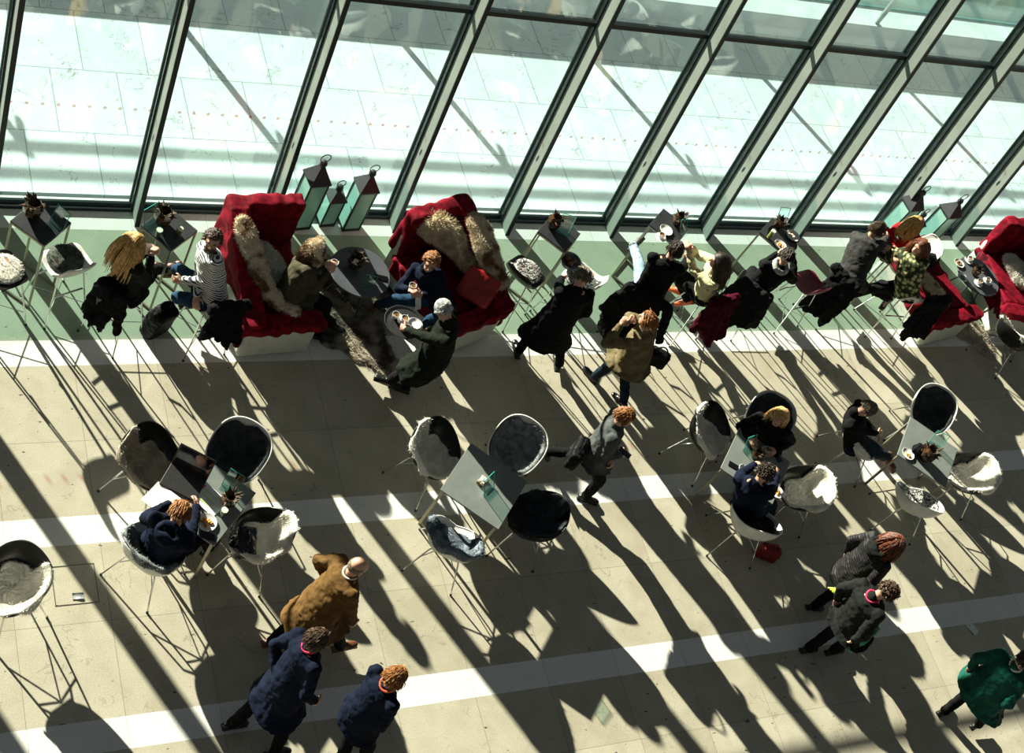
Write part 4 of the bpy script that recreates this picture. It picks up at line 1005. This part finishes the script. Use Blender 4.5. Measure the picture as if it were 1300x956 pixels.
person('person with curly dark hair in a navy jumper at a square table', (970, 602, 1.18), (988, 560), pelvis=(948, 645), hands=[(958, 590, .80), (990, 595, .80)], feet=[(945, 665, 0), (972, 660, 0)], seat=CHR, top=NAVY, legs=DENIMD, hair=(H_DARK, 'curly'), look=(980, 575, .75), topname='sweater', tk=1.08)
person('balding person in a black jacket and dark jeans sitting sideways at the fourth square table', (1101, 520, 1.18), (1135, 548), pelvis=(1085, 562), hands=[(1110, 548, .82), (1122, 552, .80)], feet=[(1128, 592, 0), (1150, 590, 0)], seat=CHR, top=BLK, legs=DENIMD, shoes=BSHOE, hair=(H_GREY, 'short'), look=(1130, 560, .7), topname='jacket')
person('person with auburn hair in a hooded navy coat working at the laptop', (228, 652, 1.18), (256, 622), pelvis=(205, 694), hands=[(215, 640, .80), (250, 640, .80)], feet=[(235, 700, 0), (262, 700, 0)], seat=CHR, top=NAVY, legs=BLK, hair=(H_GING, 'short'), look=(240, 625, .7), hood=(NAVY, 'down'), tk=1.1, hem=.4)
person('bald person in a tan wool overcoat striding to the right across the lower left floor', (455, 719, 1.62), (510, 712), feet=[(342, 818, 0), (432, 828, 0)], pelvis=(405, 772), hands=[(412, 730, .95), (448, 790, .92)], top=BROWNC, legs=BLK, shoes=BSHOE, hair=(H_GREY, 'bald'), hem=.66, flare=1.02, tk=1.06, collar=WHITEC)
person('person in a navy coat with a bright pink collar walking behind the tan overcoat', (404, 812, 1.62), (450, 800), feet=[(290, 925, 0), (345, 960, 0)], pelvis=(365, 868), hands=[(350, 855, .98), (400, 890, .98)], top=NAVY, legs=BLK, hair=(H_BROWN, 'short'), hem=.6, flare=1.1, tk=1.0, collar=PINK)
person('person with brown hair and an orange red collar at the bottom edge', (503, 860, 1.62), (540, 845), feet=[(425, 980, 0), (455, 985, 0)], hands=[(452, 915, .9), (480, 925, .9)], tk=.9, top=NAVY, legs=BLK, hair=(H_GING, 'short'), hem=.7, flare=1.0, collar=mat('orange_collar', (.7, .12, .04), rough=.6))
person('person in a grey jacket striding across the white stone band', (794, 530, 1.58), (835, 545), feet=[(694, 578, .22), (740, 634, 0)], pelvis=(760, 575), hands=[(775, 580, 1.0), (788, 577, 1.02)], top=GREYC, legs=BLK, hair=(H_GING, 'short'), hem=.80, flare=1.0, topname='jacket', cur=(.9, .9))
person('person with long auburn hair in a black quilted coat at the lower right', (1136, 691, 1.58), (1180, 690), feet=[(1030, 772, 0), (1068, 772, 0)], pelvis=(1085, 730), top=QUILT, legs=BLK, hair=(H_AUB, 'long', .26), hem=.66, flare=1.1, tk=1.12, hood=(BLKG, 'down'), look=(1190, 720, 1.2))
person('person with curly brown hair, black jacket and pink scarf carrying a green bag', (1125, 752, 1.60), (1172, 745), feet=[(1022, 826, 0), (1052, 830, 0)], pelvis=(1085, 790), top=BLKG, legs=BLK, hair=(H_BROWN, 'curly'), hem=.80, tk=1.15, collar=PINK, look=(1180, 780, 1.0), topname='jacket')
person('person in a bottle green coat leaving at the lower right corner', (1303, 838, 1.60), (1345, 815), feet=[(1195, 905, 0), (1235, 925, 0)], pelvis=(1255, 875), top=GREENC, legs=BLK, hair=(H_DARK, 'short'), hem=.65, tk=1.15, collar=WHITEC, skin=SK1)

# ------------------------------------------------------------ coats and bags
def hc(px, py, face, m, label, z=.77, **k):
    p = G(px, py, z); f = G(*face, z); return hung_coat((p.x, p.y, 0), ang(p, f), m, label, **k)
hc(160, 366, (212, 322), BLK, 'black coat hanging on the stool of the long haired blonde person', h=.44, w=.28, seed=2)
hc(273, 380, (255, 335), BLK, 'black jacket hanging behind the person in stripes', h=.36, w=.42, seed=3, sleeves=False, cat='jacket')
hc(822, 374, (850, 310), BLK, 'wide black coat hanging on the stool of the person with the outstretched leg', h=.75, w=.62, seed=4, spread=.16)
hc(894, 374, (858, 318), MAROON, 'maroon coat with hanging sleeves on the stool of the person in cream', h=.58, w=.42, seed=5)
hc(957, 366, (985, 318), BLKG, 'black coat hanging from the stool of the person in the grey scarf', h=.50, w=.44, seed=6)
hc(1074, 356, (1128, 318), BLK, 'black coat hanging low beneath the person in the charcoal coat', h=.70, w=.46, seed=7, sleeves=False)
hc(1164, 374, (1128, 318), BLK, 'black coat on the white stool of the person in the floral jacket', h=.62, w=.40, seed=8)
BAGM = cloth('black_bag', (.010, .010, .011), rough=.5)
p = G(200, 402, .25); bag('backpack', (p.x, p.y, 0), .5, (.30, .20, .46), BAGM, 'black backpack standing on the floor between the blonde and the striped top', 'backpack', rot=.15)
p = G(836, 452, .95); bag('shoulder_bag', (p.x, p.y, .80), -.6, (.26, .12, .24), BAGM, 'black shoulder bag on the right hip of the ginger haired person in khaki', 'bag')
p = G(735, 572, 1.0); bag('shoulder_bag', (p.x, p.y, .82), .9, (.34, .13, .26), BAGM, 'black shoulder bag behind the striding person in the grey jacket', 'bag')
q, rz = CP[3]; bag('handbag', (q.x-.13, q.y-.06, .47), rz+.3, (.30, .20, .17), mat('glossy_black_leather', (.01, .01, .013), rough=.2, bump=.6, bscale=18), 'glossy black leather handbag on the white hide armchair by the laptop', 'handbag')
q, rz = CP[7]; bag('handbag', (q.x-.20, q.y+.02, .50), rz, (.26, .14, .15), BLKG, 'small black bag on the charcoal fleece armchair', 'handbag', strap=False)
GRB = mat('green_bag_fabric', (.005, .22, .12), (.004, .14, .08), rough=.5); p = G(1098, 808, .85)
t = bag('green_bag', (p.x, p.y, .66), .4, (.34, .10, .30), GRB, 'bright green bag carried by the curly haired person in black', 'bag')
LIME = mat('lime_strap', (.45, .62, .02), rough=.5); g = MB(); a, c = G(1110, 726, 1.15), G(1070, 748, .95); m_ = G(1088, 738, 1.02)
g.tube([a, m_, c], .012, 8); 
for k in range(4): g.tube([c, c + V((-.10, -.02+.03*k, -.04-.02*k))], .012, 6)
o = g.build('lime_lanyard', LIME, None, True); tag(o, 'lime green strap in the hand of the person in the quilted coat', 'strap')
p = G(975, 702, .10); bag('red_bag', (p.x, p.y, 0), -.5, (.26, .12, .22), mat('red_bag_fabric', (.20, .006, .008), rough=.6), 'red bag on the floor behind the curly haired person in navy', 'bag')

# ------------------------------------------------------------ things on the tables
def W(px, py, z): return tuple(G(px, py, z))
T1, T0, T5 = .741, 1.051, .524
# laptop table
lp = V(W(268, 632, T1)); t = thing('laptop', (3.66, 6.00, T1), math.radians(148), 'open black laptop on the first square table', 'laptop')
t.location = W(232, 613, T1); t.location.z = T1
b = MB(); b.slab((0, 0, .010), (.36, .25, .018), .004); b.build('keyboard_deck', KEYS, t)
M = Matrix.Rotation(-.35, 3, 'X'); b = MB(); b.slab(V((0, .125, .018)) + M @ V((0, 0, .125)), (.36, .010, .25), .003, M=M); ld = b.build('lid', BLACK, t)
b = MB(); b.box(V((0, .119, .018)) + M @ V((0, 0, .125)), (.335, .002, .22), M=M); b.build('screen', SCREEN, ld)
t.rotation_euler = (0, 0, ang(V(W(222, 640, T1)), V(W(245, 600, T1))))
sheet('paper_sheet', W(208, 637, T1), .75, .25, .33, 'blank white paper sheet left of the laptop user', group='papers on the laptop table')
sheet('paper_sheet', W(240, 652, T1), .5, .13, .20, 'narrow white paper by the hand of the laptop user', group='papers on the laptop table')
sh = sheet('magazine', W(265, 634, T1), .62, .22, .30, 'open printed page with green highlighted lines beside the laptop', 'paper')
g = MB(); HL = mat('highlighter_green', (.45, .70, .05), rough=.7)
for k in range(3): g.box((-.06+.055*k, .02*k-.02, .0065), (.008, .16, .001))
g.build('highlighted_line', HL, sh)
g = MB(); g.box((.05, .12, .0065), (.06, .02, .001)); g.build('pink_note', mat('pink_note', (.8, .12, .25)), sh)
g = MB()
for k in range(9): g.box((.0, -.12+.024*k, .0062), (.16, .003, .0006))
g.build('text_lines', mat('print_grey', (.35, .35, .38), rough=.8), sh)
plate(W(262, 664, T1), 'white plate of golden pastry pieces by the laptop user', FOOD, .095, seed=2)
tumbler(W(282, 654, T1), 'latte glass beside the pastry plate on the laptop table', COFFEE, .11, .036)
phone(W(264, 681, T1), 1.2, 'smartphone lying at the near corner of the laptop table')
vase(W(288, 640, T1), 'vase of dried foliage on the laptop table', 1.0, 3); menu_stand(W(290, 622, T1), -.7, 'clear menu stand on the laptop table')
for i, px in enumerate(((243, 668), (247, 664))):
    b = MB(); b.slab((0, 0, .003), (.018, .10, .003), .001); b.slab((0, .07, .003), (.010, .07, .003), .001); o = b.build(('knife', 'fork')[i], CHROME); o.location = W(*px, T1); o.rotation_euler = (0, 0, .3+.1*i); tag(o, ('steel knife left of the pastry plate', 'steel fork left of the pastry plate')[i], 'cutlery', 'cutlery by the pastry plate')
# bare table
t = thing('napkin_holder', W(612, 612, T1), .6, 'patterned napkin and sugar caddy on the bare square table', 'caddy')
b = MB(); b.slab((0, 0, .02), (.12, .08, .04), .006); b.build('caddy', mat('patterned_wrap', (.10, .06, .03), (.45, .36, .22), rough=.6, nscale=60, lo=.48, hi=.52), t)
b = MB(); b.add([(-.03, -.03, .041), (.05, -.02, .041), (.03, .05, .05), (-.04, .03, .045)], [(0, 1, 2, 3)]); b.box((.0, .02, .045), (.05, .03, .006), rz=.5); b.build('napkin', PAPER, t)
menu_stand(W(622, 626, T1), .62, 'large clear menu stand on the bare square table', .22, .17, .45)
# third table
menu_stand(W(950, 572, T1), .25, 'clear menu stand before the strawberry blonde person', .20, .15, .35)
vase(W(957, 580, T1), 'vase of dried foliage beside the coffee on the third square table', .8, 6)
cup(W(972, 574, T1), 'white coffee cup and saucer before the strawberry blonde person', .5, 'coffee cups on the third square table')
phone(W(987, 580, T1), .2, 'smartphone standing next to the coffee on the third square table')
plate(W(985, 625, T1), 'white plate with golden food right of the curly haired person', FOOD, .085, seed=4)
plate(W(945, 598, T1), 'white dish with red brown food left of the curly haired person', mat('red_food', (.30, .06, .05), (.6, .5, .45), rough=.6, nscale=40), .08, seed=5)
phone(W(932, 592, T1), .9, 'grey phone at the left corner of the third square table')
# fourth table
plate(W(1152, 577, T1), 'white plate with one golden bun on the fourth square table', FOOD, .085, seed=7, lumps=4)
vase(W(1172, 582, T1), 'large vase of dark dried foliage on the fourth square table', 1.3, 8)
t = bag('handbag', W(1163, 574, T1), .5, (.17, .12, .10), BLK, 'small black handbag beside the golden bun plate', 'handbag'); menu_stand(W(1186, 566, T1), -.55, 'clear menu stand on the fourth square table', .2, .17, .3)
# bar tables
vase(W(40, 274, T0), 'vase of dried foliage on the leftmost bar table', 1.2, 11); menu_stand(W(70, 288, T0), -.9, 'clear menu stand on the leftmost bar table')
vase(W(205, 283, T0), 'vase of dark foliage between the blonde and the striped top', 1.2, 12); menu_stand(W(192, 286, T0), .6, 'clear menu stand before the long haired blonde person')
tumbler(W(200, 300, T0), 'latte glass nearer the long haired blonde person', COFFEE, .11, .036); tumbler(W(226, 298, T0), 'latte glass nearer the person in stripes', COFFEE, .11, .036)
vase(W(700, 288, T0), 'vase of dried foliage on the empty bar table', 1.1, 14); menu_stand(W(714, 294, T0), -.35, 'clear menu stand on the empty bar table')
plate(W(845, 293, T0), 'round white bowl before the person in the black T-shirt', GREENS, .085, lumps=0, name='bowl', seed=1, group='plates on the bar tables')
vase(W(858, 284, T0), 'vase of dried foliage beside the printed menu card', 1.0, 15); menu_stand(W(868, 296, T0), .5, 'upright printed menu in a clear stand by the cream top', .19, .14, .5)
cup(W(838, 302, T0), 'white cup at the near corner of the bar table by the stretched leg', .2, 'coffee cups on the bar tables')
def tray(px, py, z, R, label):
    b = MB(); b.lathe([(0, .002), (R, .002), (R+.012, .018), (R+.006, .020), (R-.004, .006), (0, .006)], n=40); o = b.build('round_tray', TRAYM, None, True); o.location = W(px, py, z); return tag(o, label, 'tray', 'round dark trays')
tray(992, 304, T0, .21, 'dark round tray of plates on the bar table')
tumbler(W(975, 302, T0+.008), 'tall beer glass on the tray at the bar table', mat('beer', (.65, .38, .05), rough=.2), .15, .034)
plate(W(990, 312, T0+.008), 'plate of golden food nearest the person in the grey scarf', FOOD, .085, seed=12, group='plates on the bar tables'); plate(W(1006, 300, T0+.008), 'plate with white and yellow food on the far side of the tray', mat('eggs', (.85, .84, .78), (.8, .5, .08), rough=.5, nscale=25), .095, seed=13, group='plates on the bar tables')
vase(W(986, 288, T0), 'vase of dried foliage on the table with the tray', .9, 17); menu_stand(W(992, 282, T0), -.1, 'clear menu stand behind the tray of plates', .19, .15, .5)
plate(W(1122, 318, T0), 'white crumpled napkin plate among the three seated together at the right', PORC, .08, seed=14, group='plates on the bar tables')
cup(W(1134, 308, T0), 'white cup on the bar table of the floral jacket', 1, 'coffee cups on the bar tables')
# round tables
vase(W(449, 338, T5), 'dark vase on the round table of the parka', 1.1, 21); menu_stand(W(466, 366, T5), -.25, 'clear menu stand on the near edge of the left round table', .18, .13, .15); phone(W(484, 353, T5), 1.3, 'black phone on the edge of the left round table nearest the navy sweater')
plate(W(1217, 335, T5), 'plate of brown food on the right round table, nearest the lanterns', mat('brown_food', (.12, .05, .02), (.4, .25, .1), rough=.6, nscale=40), .08, seed=22, group='plates on the right round table')
plate(W(1221, 353, T5), 'plate with dark food at the near left of the right round table', mat('dark_food', (.10, .06, .05), (.35, .3, .3), rough=.6, nscale=40), .08, seed=23, group='plates on the right round table')
cup(W(1229, 331, T5), 'white cup at the window side of the right round table', .6, 'coffee cups on the right round table'); cup(W(1241, 360, T5), 'left of the two white coffee cups side by side on the right round table', .9, 'coffee cups on the right round table'); cup(W(1252, 358, T5), 'right of the two white coffee cups side by side on the right round table', .2, 'coffee cups on the right round table')
menu_stand(W(1240, 338, T5), -.5, 'clear menu stand on the right round table', .18, .15, .5); vase(W(1236, 348, T5), 'vase of dried foliage on the right round table', .8, 24)
# what the people hold
tray(512, 410, 1.05, .20, 'dark round tray of crockery carried by the figure in the knitted hat')
cup(W(512, 408, 1.06), 'white cup near the middle of the carried tray', .8, 'crockery on the carried tray'); plate(W(526, 413, 1.06), 'stacked white plates on the carried tray', PORC, .085, lumps=0, seed=31, group='crockery on the carried tray'); plate(W(526, 412, 1.075), 'upper white plate of the stack on the carried tray', PORC, .07, lumps=0, seed=32, group='crockery on the carried tray')
cup(W(501, 403, 1.06), 'small white espresso cup on the far side of the carried tray', .1, 'crockery on the carried tray', saucer=False); t = cup(W(516, 420, 1.06), 'white milk jug on the near side of the carried tray', 2, 'crockery on the carried tray', saucer=False)
cup(W(423, 337, .99), 'white cup lifted to the mouth of the person in the parka', .3, 'cups held in hands', saucer=False)
cup(W(522, 366, .86), 'white cup in the hand of the person in the navy sweater', .3, 'cups held in hands', saucer=False)
o = sheet('paper_napkin', W(530, 385, .80), .4, .10, .14, 'white paper napkin below the hands of the person in the navy sweater', 'napkin'); o.rotation_euler = (.9, .3, .4)
o = sheet('paper_napkin', W(188, 316, 1.33), .4, .10, .10, 'white napkin held at the mouth of the long haired blonde person', 'napkin'); o.rotation_euler = (.7, .3, .4)
p = thing('smartphone', W(798, 408, 1.52), .7, 'black phone raised by the ginger haired person in khaki', 'phone', 'phones'); b = MB(); b.slab((0, 0, 0), (.072, .009, .14), .003); b.build('case', BLACK, p)
phone(W(793, 575, 1.06), .7, 'black phone in the hand of the striding person in the grey jacket')
t = thing('wicker_basket', W(722, 335, .80), 0, 'round dark basket holding brown rolls on the white bar stool', 'basket'); b = MB(); b.lathe([(0, .002), (.10, .002), (.13, .07), (.12, .07), (.095, .01), (0, .01)], n=28); b.build('bowl', BLUEF, t, True)
for k in range(3): b = MB(); b.ell((.045*math.cos(k*2.1), .045*math.sin(k*2.1), .05), (.045, .035, .03)); b.build('roll', BSHOE, t, True)
o = sheet('paper_scrap', W(1234, 798, 0), .4, .10, .16, 'white paper scrap lying on the floor at the lower right', 'paper'); 
o = sheet('floor_plate', W(99, 757, 0), 1.5, .06, .10, 'small pale metal plate set at the hatch in the floor', 'plate', M_STEEL)
